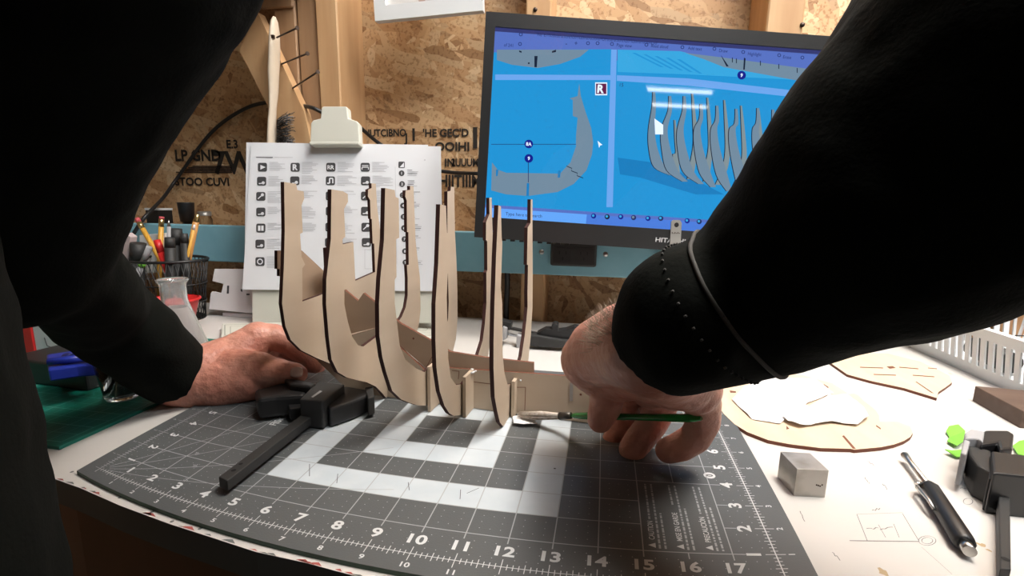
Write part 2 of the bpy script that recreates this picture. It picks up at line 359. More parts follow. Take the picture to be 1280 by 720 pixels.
for a in (15, 30, 45, 60):
    L = 9 if a < 50 else 8; ca, sa = math.cos(math.radians(a)), math.sin(math.radians(a)); gm.line(MATF, (.35 * ca, .35 * sa), (L * ca, L * sa), .02, MATL)
for a, t in ((15, '15'), (30, '30'), (45, '45')):
    gm.text(MATF, t, 3.1 * math.cos(math.radians(a)), 3.1 * math.sin(math.radians(a)) + .08, .2, MATL, rot=math.radians(a - 90))
gm.text(MATF, 'FISKARS', 3.22, 5.5, .38, MATW, rot=PI / 2, bold=.02)
for x, t in ((15.22, 'CAUTION'), (15.86, 'MISE EN GARDE'), (16.52, 'PRECAUCIÓN')):
    gm.text(MATF, t, x, 1.42, .19, MATW, rot=PI / 2, align='L', sx=.86, bold=.01)
    gm.face([MATF(x + .07, 1.12), MATF(x + .07, 1.3), MATF(x - .1, 1.21)], MATW)
    L = 1.42 + len(t) * .115
    for r, (s0, s1) in enumerate(((L, 3.85), (1.1, 3.85), (1.1, random.uniform(2.2, 3.0)))):
        yy = s0
        while yy < s1:
            w = random.uniform(.05, .18); gm.line(MATF, (x + .13 * r + (.0 if r == 0 else .03), yy), (x + .13 * r + (.0 if r == 0 else .03), min(yy + w, s1)), .05, MATL); yy += w + .04
gm.disc(MATF, (17.1, 4.5), .17, MATW, 18); ZL[0] = .00016; gm.text(MATF, '0', 17.1, 4.5, .26, MATG, rot=PI / 2, bold=.03)
def hatch(x, y, l, a, w=.02):
    gm.line(MATF, (x, y), (x + l * math.cos(a), y + l * math.sin(a)), w, INKD)
for q in ((7.1, 2.2, .5, 2.0), (10.5, 2.3, .45, 1.8), (10.6, 2.6, .4, .9), (9.1, 2.4, .4, 2.0), (6.2, 2.3, .7, 2.1)): hatch(*q, .016)
gm.disc(MATF, (12.72, 4.3), .035, INKD, 8)
ZL[0] = .0001
tag(gm.build('cutting_mat'), 'large dark grey cutting mat with inch ruler, white numerals and concentric white square bands', 'cutting mat')

b = MB(); g0, g1 = V((-.50, .052, TZ)), V((-.055, .33, TZ)); b.b2((g0.x, g0.y, TZ), (g1.x, g1.y, TZ + .0028), GRN)
gf = lambda x, y: V((x, y, TZ + .003))
for k in range(35): x = g1.x - .006 - k * .0125; b.line(gf, (x, g0.y + .006), (x, g1.y - .006), .0005 if k % 2 else .0009, GRNL)
for k in range(22): y = g0.y + .006 + k * .0125; b.line(gf, (g0.x + .006, y), (g1.x - .006, y), .0005 if k % 2 else .0009, GRNL)
tag(b.build('cutting_mat'), 'green cutting mat with a fine light grid beside the grey mat', 'cutting mat')

# ================================================================== MODEL SHIP SKELETON
ship = empty('model_ship_skeleton', (.19, .187, 0), 'plywood model ship skeleton with five upright U-shaped ribs on a keel', 'model ship')
a5 = math.radians(-5); cx = V((math.cos(a5), math.sin(a5), 0)); ex = V((-math.sin(a5), math.cos(a5), 0))
GK = [V((.101, .207, 0)), V((.151, .188, 0)), V((.201, .183, 0)), V((.236, .181, 0)), V((.278, .183, 0))]
def rib(i, pts, name, th=.0034, off=0):
    b = MB(); g = GK[i] + cx * off
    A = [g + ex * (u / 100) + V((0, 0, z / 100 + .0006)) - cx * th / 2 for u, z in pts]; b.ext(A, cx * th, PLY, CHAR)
    return b
mirror = lambda L, s: [(s - u, z) for u, z in L][::-1]
# bulkhead
on = [(-7.4, 20.5), (-7.7, 16.6), (-8.1, 13.6), (-8.6, 10.6), (-8.4, 8.6), (-7.9, 7.3), (-6.7, 6.0), (-4.8, 4.7), (-2.2, 3.1), (-.7, 1.7), (-.1, .1)]
fo = [(.5, .1), (1.2, 1.7), (2.9, 3.1), (5.4, 4.7), (7.2, 6.0), (8.3, 7.3), (8.7, 10.6), (8.0, 12.4), (7.3, 15.7), (6.8, 18.5), (6.7, 21.0)]
inn = [(5.8, 21.0), (5.8, 20.5), (5.1, 20.3), (5.0, 19.6), (5.4, 19.2), (5.4, 17.2), (5.6, 17.2), (5.6, 14.5), (5.9, 14.5), (5.9, 11.3), (2.0, 10.9), (1.95, 14.95), (-2.5, 14.7), (-2.5, 10.5), (-6.15, 10.3), (-5.9, 13.2), (-5.5, 13.5), (-5.9, 14.2), (-5.9, 16.2), (-5.55, 16.3), (-5.5, 18.6), (-5.1, 19.2), (-5.1, 19.8), (-5.9, 19.9), (-6.0, 20.4)]
o = rib(0, on + fo + inn, 'b').build('bulkhead', ship); o['label'] = 'solid plywood bulkhead with two tall arms'
# other ribs: outer near, outer far, inner far to near
R2 = [(-7.0, 19.9), (-7.4, 16.1), (-8.2, 13.1), (-8.4, 11.2), (-8.3, 8.5), (-8.1, 6.6), (-7.4, 5.3), (-6.2, 4.4), (-4.9, 3.7), (-3.3, 2.9), (-1.8, 1.9), (-.7, .8), (0, 0)] \
   + [(.8, .4), (1.9, 1.6), (3.5, 2.8), (5.2, 3.7), (6.6, 4.5), (7.5, 5.6), (8.0, 7.2), (8.0, 10.8), (7.4, 13.5), (7.1, 15.1), (6.9, 20.7)] \
   + [(6.1, 20.7), (6.1, 20.3), (5.1, 20.2), (5.0, 19.6), (5.3, 19.2), (5.2, 16.0), (5.5, 16.0), (5.4, 12.6), (5.0, 12.6), (5.1, 11.2), (5.0, 9.4), (4.5, 8.2), (3.6, 7.4), (3.0, 7.15), (-.9, 6.7), (-3.6, 6.35), (-4.4, 6.7), (-5.2, 7.7), (-5.7, 9.1), (-6.1, 10.8), (-6.0, 12.7), (-5.7, 12.9), (-5.9, 16.0), (-5.5, 16.2), (-5.5, 18.4), (-4.9, 19.0), (-4.9, 19.6), (-5.5, 19.8)]
R3 = [(-7.7, 20.0), (-8.1, 16.3), (-8.8, 13.5), (-9.1, 11.7), (-9.2, 9.3), (-8.9, 7.6), (-8.4, 6.2), (-7.6, 4.4), (-6.2, 3.1), (-4.6, 2.1), (-3.2, 1.3), (-1.2, .4), (0, .1)] \
   + [(1.2, .6), (3.0, 1.8), (4.6, 3.1), (6.0, 4.8), (6.5, 7), (6.5, 9.8), (6.3, 12.9), (5.9, 16.3), (5.8, 20.6)] \
   + [(4.9, 20.6), (4.8, 20.2), (4.0, 20.1), (3.9, 15.9), (4.3, 15.8), (4.2, 13), (3.9, 12.8), (4.1, 9.2), (3.9, 7.6), (3.0, 6.0), (1.6, 4.6), (.2, 3.8), (-1.8, 3.9), (-3.4, 4.8), (-5.3, 6.2), (-6.2, 7.7), (-6.5, 9.5), (-6.8, 11.3), (-6.7, 13.1), (-6.4, 13.3), (-6.3, 16.2), (-5.8, 16.3), (-5.7, 19.3), (-6.2, 19.4), (-6.3, 19.9)]
R4 = [(-6.0, 18.9), (-6.5, 14.5), (-7.1, 11.5), (-7.2, 8.8), (-7.1, 6.5), (-6.5, 4.3), (-5.6, 2.7), (-4.6, 1.6), (-3.6, .9), (-2, .25), (0, 0)] \
   + [(2, .25), (3.8, .9), (5.2, 1.9), (6.3, 3.3), (7.2, 5.6), (7.8, 8.0), (8.2, 10.5), (8.1, 12.8), (7.3, 17.0), (7.0, 19.6)] \
   + [(6.2, 19.6), (6.3, 18.0), (5.2, 17.2), (5.2, 15.5), (5.6, 15.3), (5.7, 12.4), (5.4, 12.2), (5.5, 9.0), (5.0, 7.0), (4.3, 5.4), (2.6, 4.1), (.6, 3.1), (-1.2, 2.9), (-3.0, 3.5), (-4.2, 4.6), (-4.7, 6.4), (-4.8, 9.0), (-4.9, 11.6), (-4.6, 13.8), (-4.2, 14.5), (-3.9, 16.6), (-4.7, 16.7), (-4.9, 18.8)]
R5 = [(-5.3, 18.9), (-5.8, 15), (-6.1, 11.5), (-6.25, 8.5), (-6.2, 6.4), (-5.8, 3.8), (-5.0, 2.2), (-4.2, .9), (-3.1, .0), (0, 0)] \
   + [(3.8, 0), (5.2, 1.2), (6.4, 2.8), (7.4, 5.3), (7.9, 8.3), (7.6, 12), (7.0, 16.6), (6.7, 19.5)] \
   + [(5.9, 19.5), (6.0, 17.2), (4.8, 16.8), (4.8, 13.2), (5.3, 13.1), (5.3, 10.4), (5.5, 8.8), (5.1, 7.5), (4.4, 6.0), (3.3, 4.3), (1.7, 3.3), (-.2, 2.8), (-1.9, 3.4), (-3.0, 4.9), (-3.6, 6.7), (-3.9, 11.0), (-4.4, 12.5), (-4.1, 16.0), (-4.3, 16.4), (-4.6, 18.8)]
for i, R in ((1, R2), (2, R3), (3, R4), (4, R5)): rib(i, R, 'r').build('rib', ship)
# scarf joint and tick marks engraved on the ribs' visible faces
def scar(i, L, name='joint_line'):
    b = MB(); g = GK[i] + cx * .00155
    for (u0, z0), (u1, z1) in zip(L, L[1:]):
        p = g + ex * (u0 / 100) + V((0, 0, z0 / 100)); q = g + ex * (u1 / 100) + V((0, 0, z1 / 100)); d = (q - p).normalized(); nn = cx.cross(d) * .0002
        b.face([p + nn, p - nn, q - nn, q + nn], CHAR2)
    b.build(name, ship)
scar(1, [(-7.4, 6.0), (-6.6, 7.0), (-6.9, 7.3), (-6.0, 8.4)]); scar(2, [(-3.6, 1.7), (-3.2, 2.6), (-3.5, 3.1), (-2.9, 4.2)])
scar(1, [(5.7, 9.9), (6.5, 9.5), (6.7, 9.9), (7.6, 9.3)])
# spine and keelson in the centre plane
P0 = V((.193, .187, 0))
sp = lambda px, py: at_pl(px, py, P0, ex)
def plate(name, px, th=.003, off=0, m=PLY, sd=CHAR2, lab=None):
    b = MB(); A = [sp(*q) + ex * off for q in px]; b.ext(A, ex * th, m, sd); o = b.build(name, ship)
    if lab: o['label'] = lab
def zfix(px, z=.0006):
    p = sp(px, 500); return p
def spz(px, z):      # centre-plane point under a given column at height z
    lo_, hi_ = 300., 560.
    for _ in range(40):
        mid = (lo_ + hi_) / 2
        if sp(px, mid).z > z: lo_ = mid
        else: hi_ = mid
    return (px, lo_)
plate('spine', [(393, 447), (410, 464), (425, 478), spz(436, .001), spz(500, .0008), spz(560, .0008), spz(640, .0008), spz(800, .0008), (800, 476), (735, 472), (666, 467), (604, 463), (561, 460), (545, 452), (530, 462), (497, 432), (470, 410), (436, 420), (420, 440)])
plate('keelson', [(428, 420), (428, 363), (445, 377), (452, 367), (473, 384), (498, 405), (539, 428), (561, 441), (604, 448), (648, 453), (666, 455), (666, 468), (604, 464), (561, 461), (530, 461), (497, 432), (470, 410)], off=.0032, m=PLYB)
plate('mast_slot', [(712.5, 478), (716.5, 478), (716, 501), (712, 501)], th=.0006, off=-.0007, m=mat('slot_grey', (.35, .33, .31), .6), lab='grey slot in the keel')
def cline(L, w=.0003):
    b = MB()
    for q0, q1 in zip(L, L[1:]):
        p, q = sp(*q0) - ex * .0002, sp(*q1) - ex * .0002; d = (q - p).normalized(); nn = ex.cross(d) * w; b.face([p + nn, p - nn, q - nn, q + nn], CHAR2)
    b.build('joint_line', ship)
cline([(641, 484), (657, 484), (656, 513)]); cline([(582, 476), (614, 480)]); cline([(565, 463), (574, 464), (573, 474)]); cline([(634.5, 484), (634, 508)]); cline([(500, 432), (532, 461), (540, 446)]); cline([(533, 458), (545, 459)])
for px, py in ((517, 423), (726, 493), (581, 495)):
    b = MB(); c = sp(px, py) - ex * .0004; b.face([c + cx * .0011 * math.cos(k) + V((0, 0, .0011 * math.sin(k))) for k in (0, .8, 1.6, 2.4, 3.2, 4, 4.8, 5.6)], CHAR2); b.build('pin_hole', ship)
# stub plates beside ribs 3-5 where the keel laps them
for i, (u0, u1, z1) in ((3, (-1.9, .4, 3.9)), (4, (-1.2, .5, 3.5)), (2, (-1.6, .4, 4.4))):
    b = MB(); g = GK[i] + cx * .0035; A = [g + ex * (u / 100) + V((0, 0, z / 100)) for u, z in ((u0, .1), (u1, .1), (u1, z1), (u0, z1))]; b.ext(A, cx * .003, PLY, PLY); b.build('lap_block', ship)
for i in (2, 3, 4):      # pale glue squeezed out of the joints
    b = MB(); 
    for k in range(6):
        c = GK[i] + cx * (.006 + random.uniform(0, .004)) + ex * (-.002 + random.uniform(-.004, .004)) + V((0, 0, (.038 if i != 4 else .034) + random.uniform(-.001, .001)))
        b.tube([c, c + V((random.uniform(-.003, .003), 0, .0008))], [.0012, .0006], PAPERW, 6)
    o = b.build('glue_bead', ship); o['label'] = 'white glue bead'
# filler plate behind the bulkhead
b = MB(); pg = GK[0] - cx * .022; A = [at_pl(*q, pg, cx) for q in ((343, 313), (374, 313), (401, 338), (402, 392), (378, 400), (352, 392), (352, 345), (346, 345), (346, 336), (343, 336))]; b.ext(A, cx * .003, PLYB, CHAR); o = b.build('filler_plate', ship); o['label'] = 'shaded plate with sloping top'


# ================================================================== MONITOR
mon = empty('computer_monitor', (.45, .46, TZ), 'black framed computer monitor showing blue assembly instructions on its glossy screen', 'monitor')
TL = at_y(607.5, 15, .40); BL = at_y(597, 296.5, .402)
ya = math.radians(9.5); MR = V((math.cos(ya), math.sin(ya), -.052)).normalized(); MD = (BL - TL); MD = (MD - MR * MD.dot(MR)).normalized(); MN = MR.cross(MD).normalized()
if MN.y > 0: MN = -MN                     # faces the bench
MW = .535; MH = (BL - TL).length
mp = lambda u, v, w=0: TL + MR * u + MD * v + MN * w
b = MB(); b.prism([mp(.004, .004, -.03), mp(MW - .004, .004, -.03), mp(MW - .004, MH - .004, -.03), mp(.004, MH - .004, -.03)], [mp(.004, .004, -.012), mp(MW - .004, .004, -.012), mp(MW - .004, MH - .004, -.012), mp(.004, MH - .004, -.012)], BLK2)
b.prism([mp(.1, .06, -.05), mp(MW - .1, .06, -.05), mp(MW - .1, MH - .05, -.05), mp(.1, MH - .05, -.05)], [mp(.08, .05, -.029), mp(MW - .08, .05, -.029), mp(MW - .08, MH - .04, -.029), mp(.08, MH - .04, -.029)], BLK2); b.build('back_case', mon)
bl, bt, bb = .0125, .0165, .028           # bezel widths
b = MB()
for u0, u1, v0, v1 in ((0, MW, 0, bt), (0, MW, MH - bb, MH), (0, bl, bt, MH - bb), (MW - bl, MW, bt, MH - bb)):
    b.prism([mp(u0, v0, -.012), mp(u1, v0, -.012), mp(u1, v1, -.012), mp(u0, v1, -.012)], [mp(u0, v0, .002), mp(u1, v0, .002), mp(u1, v1, .002), mp(u0, v1, .002)], BEZ)
bezel = b.build('bezel', mon)
bz = lambda px, py: at_pl(px, py, mp(0, 0, .0023), MN)
b = MB(); SIL = mat('silver_print', (.55, .56, .58), .4)
b.text(lambda x, y: mp(.2455 + x, MH - .0135 - y, .0024), 'HITACHI', 0, 0, .0085, SIL, align='L', bold=.02, sx=1.25)
o = b.build('maker_lettering', bezel); o['label'] = 'silver lettering on lower frame'
b = MB(); b.disc(lambda x, y: mp(x, y, .0026), (.026, MH - .010), .0012, mat('power_led', (.02, .02, .2), .4, emit=(.15, .12, 1), es=3), 12); o = b.build('power_light', bezel); o['label'] = 'small blue power light'
b = MB()
for k in range(8): b.box(mp(.04 + k * .0125, MH + .0012, -.004), (.006, .006, .003), BLK)
b.build('button', bezel)
scr_m = MB(); W3 = [0]
def S(px, py): return at_pl(px, py, mp(0, 0, -.0015 + W3[0]), MN)
def SP(pts, m, lv): W3[0] = lv * .00002; scr_m.face([S(*q) for q in pts], m)
E_BG = em('blue', (.012, .23, .52)); E_BG2 = em('blue_pale', (.03, .30, .58)); E_BAR = em('bar', (.075, .13, .42)); E_SEP = em('page_gap', (.12, .30, .66))
E_TASK = em('taskbar', (.055, .16, .55)); E_SRCH = em('search', (.10, .30, .74)); E_GR = em('ply_grey', (.13, .20, .27)); E_GR2 = em('ply_grey2', (.17, .22, .24)); E_DK = em('dark', (.006, .012, .03))
E_TX = em('text', (.012, .02, .10)); E_NV = em('navy', (.005, .01, .20)); E_WH = em('white', (.65, .75, .9)); E_RD = em('dred', (.10, .01, .05)); E_TOP = em('titlebar', (.03, .035, .13)); E_SH = em('shade', (.008, .16, .40))
SC0, SC1, SC2, SC3 = mp(bl - .001, bt - .001, -.002), mp(MW - bl + .001, bt - .001, -.002), mp(MW - bl + .001, MH - bb + .001, -.002), mp(bl - .001, MH - bb + .001, -.002)
scr_m.prism([p - MN * .004 for p in (SC0, SC1, SC2, SC3)], [SC0, SC1, SC2, SC3], E_BG, BLK)
Q = lambda u, v: tuple(((lambda d: (640 + FOC * d.dot(RT) / d.dot(FW), 360 + FOC * d.dot(DN) / d.dot(FW)))(mp(u, v, -.0015) - CAM)))
ue, u0_ = MW - bl, bl
SP([Q(u0_, bt), Q(ue, bt), Q(ue, bt + .027), Q(u0_, bt + .029)], E_BAR, 1)
SP([Q(u0_, bt), Q(ue, bt), Q(ue, bt + .0045), Q(u0_, bt + .0045)], E_TOP, 2)
SP([Q(u0_, MH - bb), Q(ue, MH - bb), Q(ue, MH - bb - .0125), Q(u0_, MH - bb - .0125)], E_TASK, 2)
SP([Q(u0_, MH - bb - .0125), Q(ue, MH - bb - .0125), Q(ue, MH - bb - .0165), Q(u0_, MH - bb - .0165)], E_BAR, 2)
SP([Q(u0_, MH - bb), Q(.15, MH - bb), Q(.15, MH - bb - .0125), Q(u0_, MH - bb - .0125)], E_SRCH, 3)
# page gaps
SP([(764, 62), (771, 62), (766, 259), (758, 259)], E_SEP, 1.5)
SP([(619, 93), (764, 94), (764, 100), (619, 100)], E_SEP, 1.4); SP([(771, 94), (860, 98), (1035, 118), (1035, 126), (860, 107), (771, 101)], E_SEP, 1.4)
SP([(772, 62), (850, 64), (930, 83), (1000, 100), (860, 93), (772, 90)], E_BG2, 1.2)
SP([(621, 62), (736, 62), (725, 71), (700, 80), (672, 85), (640, 81), (621, 75)], E_GR, 2)
SP([(668, 70), (672, 70), (671, 84), (668, 84)], E_DK, 3); SP([(660, 78), (662, 78), (662, 80), (660, 80)], E_DK, 3)
SP([(649, 63), (652, 64), (652, 66), (649, 65)], E_DK, 3); SP([(690, 64), (695, 62), (695, 65), (690, 66)], E_DK, 3)
SP([(724, 104), (726, 120), (732, 140), (739, 160), (741.5, 178), (740, 193), (733, 213), (717, 230), (697, 240), (660, 245), (633, 243), (614, 238), (615, 203), (622, 212), (633, 216), (700, 217), (713, 203), (720, 183), (720, 170), (722, 147), (716, 145), (716, 125), (712, 123), (722, 120)], E_GR, 2)
SP([(614, 180), (720, 180), (720, 180.7), (614, 180.7)], E_TX, 3); SP([(660, 203), (660.8, 203), (660.8, 228), (660, 228)], E_TX, 3)
SP([(658.5, 229), (661.5, 229), (661, 245), (658, 245)], E_SH, 3); SP([(698, 213), (701, 213), (700, 222), (697, 222)], E_SH, 3); SP([(620, 212), (623, 212), (622, 220), (620, 220)], E_SH, 3)
for L in (((708, 207), (715, 210), (714, 213), (722, 216), (721, 219), (729, 222)),):
    for p, q in zip(L, L[1:]): SP([p, (p[0], p[1] + 1), (q[0], q[1] + 1), q], E_DK, 3)
def circ(cx_, cy_, r, m, lv): SP([(cx_ + r * math.cos(k * PI / 9), cy_ + r * math.sin(k * PI / 9)) for k in range(18)], m, lv)
def stext(t, px, py, h, m, lv=5, **k):
    W3[0] = lv * .00002; p = S(px, py); scr_m.text(lambda x, y: p + MR * x - MD * y, t, 0, 0, h / FOC * (p - CAM).dot(FW), m, **k)
for cx_, cy_, t in ((661, 180, '8A'), (661, 198, '9'), (927, 94, '9')): circ(cx_, cy_, 5.4, E_NV, 4); stext(t, cx_, cy_, 6, E_WH, 6, bold=.02)
circ(749, 181, 0.6, E_WH, 4); SP([(747, 176), (753, 181), (750, 182), (749, 185)], E_WH, 4)
SP([(744, 103), (759, 103), (759, 119), (744, 119)], E_WH, 3); SP([(745, 104.5), (758, 104.5), (758, 117.5), (745, 117.5)], E_RD, 4); stext('R', 751, 111, 13, E_WH, 5, bold=.04)
stext('15', 777, 106, 6, E_TX)
SP([(680, 62), (764, 61.5), (764, 82), (680, 90)], E_BG, 1.45)
# the row of ribs pictured on the right page
SP([(772, 197), (830, 205), (905, 243), (870, 243), (800, 222), (775, 218)], E_SH, 1.2)
nearR = [(816, 115, 810, 842, 222), (836, 120, 826, 858, 230), (854, 120, 846, 878, 233), (875, 130, 867, 893, 237), (895, 132, 888, 913, 242), (919, 136, 911, 930, 246), (946, 135, 940, 950, 250), (965, 137, 960, 968, 250)]
farR = [(843, 150), (865, 117), (884, 122), (905, 125), (926, 132), (948, 138), (970, 138)]
def band(cl, m, lv, dark=True):
    P = []
    for i in range(len(cl) - 1):
        p0, p1, p2, p3 = cl[max(i - 1, 0)], cl[i], cl[i + 1], cl[min(i + 2, len(cl) - 1)]
        for k in range(5):
            t = k / 5; P.append([.5 * ((2 * b1) + (b2 - b0) * t + (2 * b0 - 5 * b1 + 4 * b2 - b3) * t * t + (3 * b1 - b0 - 3 * b2 + b3) * t ** 3) for b0, b1, b2, b3 in zip(p0, p1, p2, p3)])
    P.append(list(cl[-1]))
    for p, q in zip(P, P[1:]):
        SP([(p[0] - p[2] / 2, p[1]), (p[0] + p[2] / 2, p[1]), (q[0] + q[2] / 2, q[1]), (q[0] - q[2] / 2, q[1])], m, lv)
        SP([(p[0] - p[2] / 2, p[1]), (p[0] - p[2] / 2 + 1.1, p[1]), (q[0] - q[2] / 2 + 1.1, q[1]), (q[0] - q[2] / 2, q[1])], E_DK, lv + .1)
for i, (tx, ty, mx_, bx, by) in enumerate(nearR):
    lv = 3 + i * .35
    if i < 6:
        fx, fy = farR[i]; band([(fx, fy, 3), (fx + 2, fy + 25, 5), (fx + 4, (fy + by) / 2 + 5, 7), (fx + 1, by - 28, 8), (bx + 4, by - 6, 8)], E_GR2, lv - .2)
    band([(tx + 1, ty, 4), (tx + 1, ty + 18, 6), (mx_ + 4, 162, 9), (mx_ + 6, 186, 12), (mx_ + 14, (186 + by) / 2 + 5, 15), (bx - 2, by - 3, 8)], E_GR, lv)
SP([(818, 148), (829, 156), (829, 168), (819, 168)], E_WH, 6.5)
SP([(856, 66), (905, 72), (1010, 86), (1004, 102), (955, 93), (905, 84), (880, 74)], E_GR, 2); SP([(930, 72), (932, 73), (931, 87), (929, 87)], E_DK, 3); SP([(901, 69), (902, 70), (911, 83), (908, 83)], E_DK, 3)
for x, y in ((915, 72), (920, 73), (950, 76), (973, 80), (996, 85)): SP([(x, y), (x + 1, y), (x + 1, y + 6), (x, y + 6)], E_DK, 3)
for k in range(5): SP([(790 + k * 14, 66 + k * 2), (794 + k * 14, 66 + k * 2), (830 + k * 12, 84 + k * 2), (826 + k * 12, 84 + k * 2)], E_BG, 1.5 + .1 * k)
stext('File  E:/1%20Instructions%201%20Instructions/PDF/Instructions%201%20Instructions.pdf', 672, 43, 5.4, E_TX, align='L', sx=.78)
for t, x, y in (('of 241', 630, 56), ('Page view', 771, 56), ('Read aloud', 814, 57), ('Add text', 860, 60), ('Draw', 899, 63), ('Highlight', 935, 67), ('Erase', 979, 71)): stext(t, x, y, 5.4, E_TX, align='L', sx=.9)
stext('Type here to search', 632, 267, 5.6, E_TX, align='L', rot=0)
for x, y in ((651, 43), (650, 55), (735, 54), (747, 54), (765, 55), (808, 56), (853, 59), (893, 61), (929, 65), (974, 69), (967, 56), (981, 58), (995, 59), (1003, 72)):
    circ(x, y, 2.3, E_TX, 3); circ(x, y, 1.5, E_BAR, 4)
stext('-', 708, 54, 8, E_TX); stext('+', 720, 54, 8, E_TX)
for x, y in ((742, 270), (759, 271), (776, 271), (792, 272), (810, 273), (826, 273), (859, 276), (874, 277)):
    circ(x, y, 3.2, random.choice((E_NV, E_TX, E_DK)), 4); circ(x - .5, y - .5, 1.6, E_BG2 if x != 792 else E_GR, 5)
o = scr_m.build('screen', mon); o['label'] = 'glossy blue lit screen'
b = MB(); b.box(mp(MW / 2, MH * .55, -.07), (.12, .05, .10), BLK2); b.tube([mp(MW / 2, MH * .6, -.07), mp(MW / 2, MH * .6, -.07) + V((0, .06, -.12))], .018, BLK2, 16); b.build('wall_arm', mon)
# steel strap across the lower frame
strap = MB(); pts = [bz(*q) for q in ((838.5, 277), (841, 275), (849, 275), (851.5, 278), (850, 305), (849, 345), (834, 345), (836, 318))]; strap.ext(pts, MN * .0022, mat('zinc_strap', (.42, .42, .40), .45, .6))
hc = bz(845, 281) + MN * .0023; strap.face([hc + MR * .0032 * math.cos(k * .5) + MD * .0032 * math.sin(k * .5) for k in range(12)], BLK)
for k in range(6): strap.face([bz(839 + k * 1.8, 290 + (k % 2)) + MN * .0024, bz(840 + k * 1.8, 290 + (k % 2)) + MN * .0024, bz(840 + k * 1.8, 292) + MN * .0024, bz(839 + k * 1.8, 292) + MN * .0024], IRON)
tag(strap.build('metal_strap'), 'short galvanised strap with a hole clamping the monitor lower frame', 'strap')
b = MB(); b.ext([at_y(*q, .515) for q in ((819, 321), (825, 316), (833, 318), (833, 331), (819, 330))], V((0, -.02, 0)), WPL)
tag(b.build('plastic_clip', None, .0015), 'small white plastic clip on the blue board below the strap', 'clip')
# outlet
out = empty('power_outlet', at_y(717, 317, .522), 'black twin power outlet on the blue board below the monitor', 'power outlet')
p0, p1 = at_y(690, 302, .522), at_y(745, 332, .522); b = MB(); b.b2((p0.x, .500, p1.z), (p1.x, .522, p0.z), BLK2); oh = b.build('housing', out, .003)
for k in (0, 1):
    b = MB(); c = V((p0.x + (p1.x - p0.x) * (.27 + .46 * k), .4995, (p0.z + p1.z) / 2)); b.b2((c.x - .013, .4988, c.z - .011), (c.x + .013, .4999, c.z + .011), BLK)
    for dx, dz_ in ((-.005, .003), (.005, .003), (0, -.006)): b.box((c.x + dx, .4986, c.z + dz_), (.0016, .001, .005), mat('slot_dark', (.002, .002, .002), .8))
    b.build('socket', oh)

# ================================================================== WALL THINGS
def tubeo(name, pts, r, m, label, cat, n=10, sub=8):
    P = [V(p) for p in pts]; out = []
    for i in range(len(P) - 1):
        p0, p1, p2, p3 = P[max(i - 1, 0)], P[i], P[i + 1], P[min(i + 2, len(P) - 1)]
        for k in range(sub):
            t = k / sub; out.append(.5 * ((2 * p1) + (p2 - p0) * t + (2 * p0 - 5 * p1 + 4 * p2 - p3) * t * t + (3 * p1 - p0 - 3 * p2 + p3) * t ** 3))
    out.append(P[-1]); b = MB(); b.tube(out, r, m, n); return tag(b.build(name), label, cat)
tubeo('power_cable', [at_y(q[0], q[1], q[2]) for q in ((150, 320, .50), (176, 278, .505), (190, 262, .53), (205, 246, .58), (222, 222, .62), (262, 168, .625), (300, 139, .625), (335, 128, .62), (383, 133, .535), (405, 141, .535), (440, 152, .55), (475, 180, .60), (520, 207, .615), (560, 215, .615), (600, 217, .60), (640, 218, .60))], .0033, BLK, 'thick black cable looping across the wall from behind the pencil bin to the monitor', 'cable')
tubeo('power_cable', [V((.205, .55, .10)), V((.207, .552, .06)), V((.206, .553, -.002)), V((.207, .555, -.2))], .0045, BLK, 'black cable hanging straight down the wall under the blue board', 'cable')
# brush
br = empty('bench_brush', at_y(343, 22, .50), 'wooden bench brush with pale handle and dark bristles hanging from a nail', 'brush')
prof = [(343, 21, 2.5), (343, 27, 6), (343, 40, 8.5), (343, 60, 9.5), (342, 90, 9.5), (342, 115, 8), (341, 135, 6.5), (340, 150, 7), (340, 165, 8), (340, 180, 8.5), (340, 205, 9), (341, 235, 9), (341, 262, 8)]
b = MB(); b.tube([at_y(x, y, .505) for x, y, r in prof], [r / FOC * .72 for x, y, r in prof], WOODW, 20, flat=.55); bh = b.build('handle', br)
b = MB(); b.box(at_y(341, 46, .4965), (.005, .004, .005), IRON); b.build('hanging_hole', bh)
b = MB()
for k in range(420):
    t = random.random(); p = at_y(346, 150 + 85 * t, .508 + random.uniform(-.008, .008)); q = p + V((random.uniform(.018, .030), random.uniform(-.01, .01), .006 - .012 * random.random() + (.008 if t < .12 else 0)))
    b.tube([p, p.lerp(q, .5) + V((0, 0, random.uniform(-.002, .003))), q], .0004, BRIS if random.random() < .85 else GREYP, 4)
o = b.build('bristles', br); o['kind'] = 'stuff'
for k, (q0, q1, lb) in enumerate((((346, 47), (371, 35), 'long rusty nail through the hole in the brush handle'), ((352, 80), (384, 67), 'long rusty nail, middle of three on the diagonal brace'), ((366, 110), (397, 90), 'long rusty nail, lowest of three on the diagonal brace'))):
    b = MB(); p, q = at_y(*q0, .527 if k else .4958), at_y(*q1, .47); b.tube([p, q], .0013, IRON, 8); b.tube([q, q + (q - p).normalized() * .0015], .003, IRON, 10)
    tag(b.build('nail'), lb, 'nail')
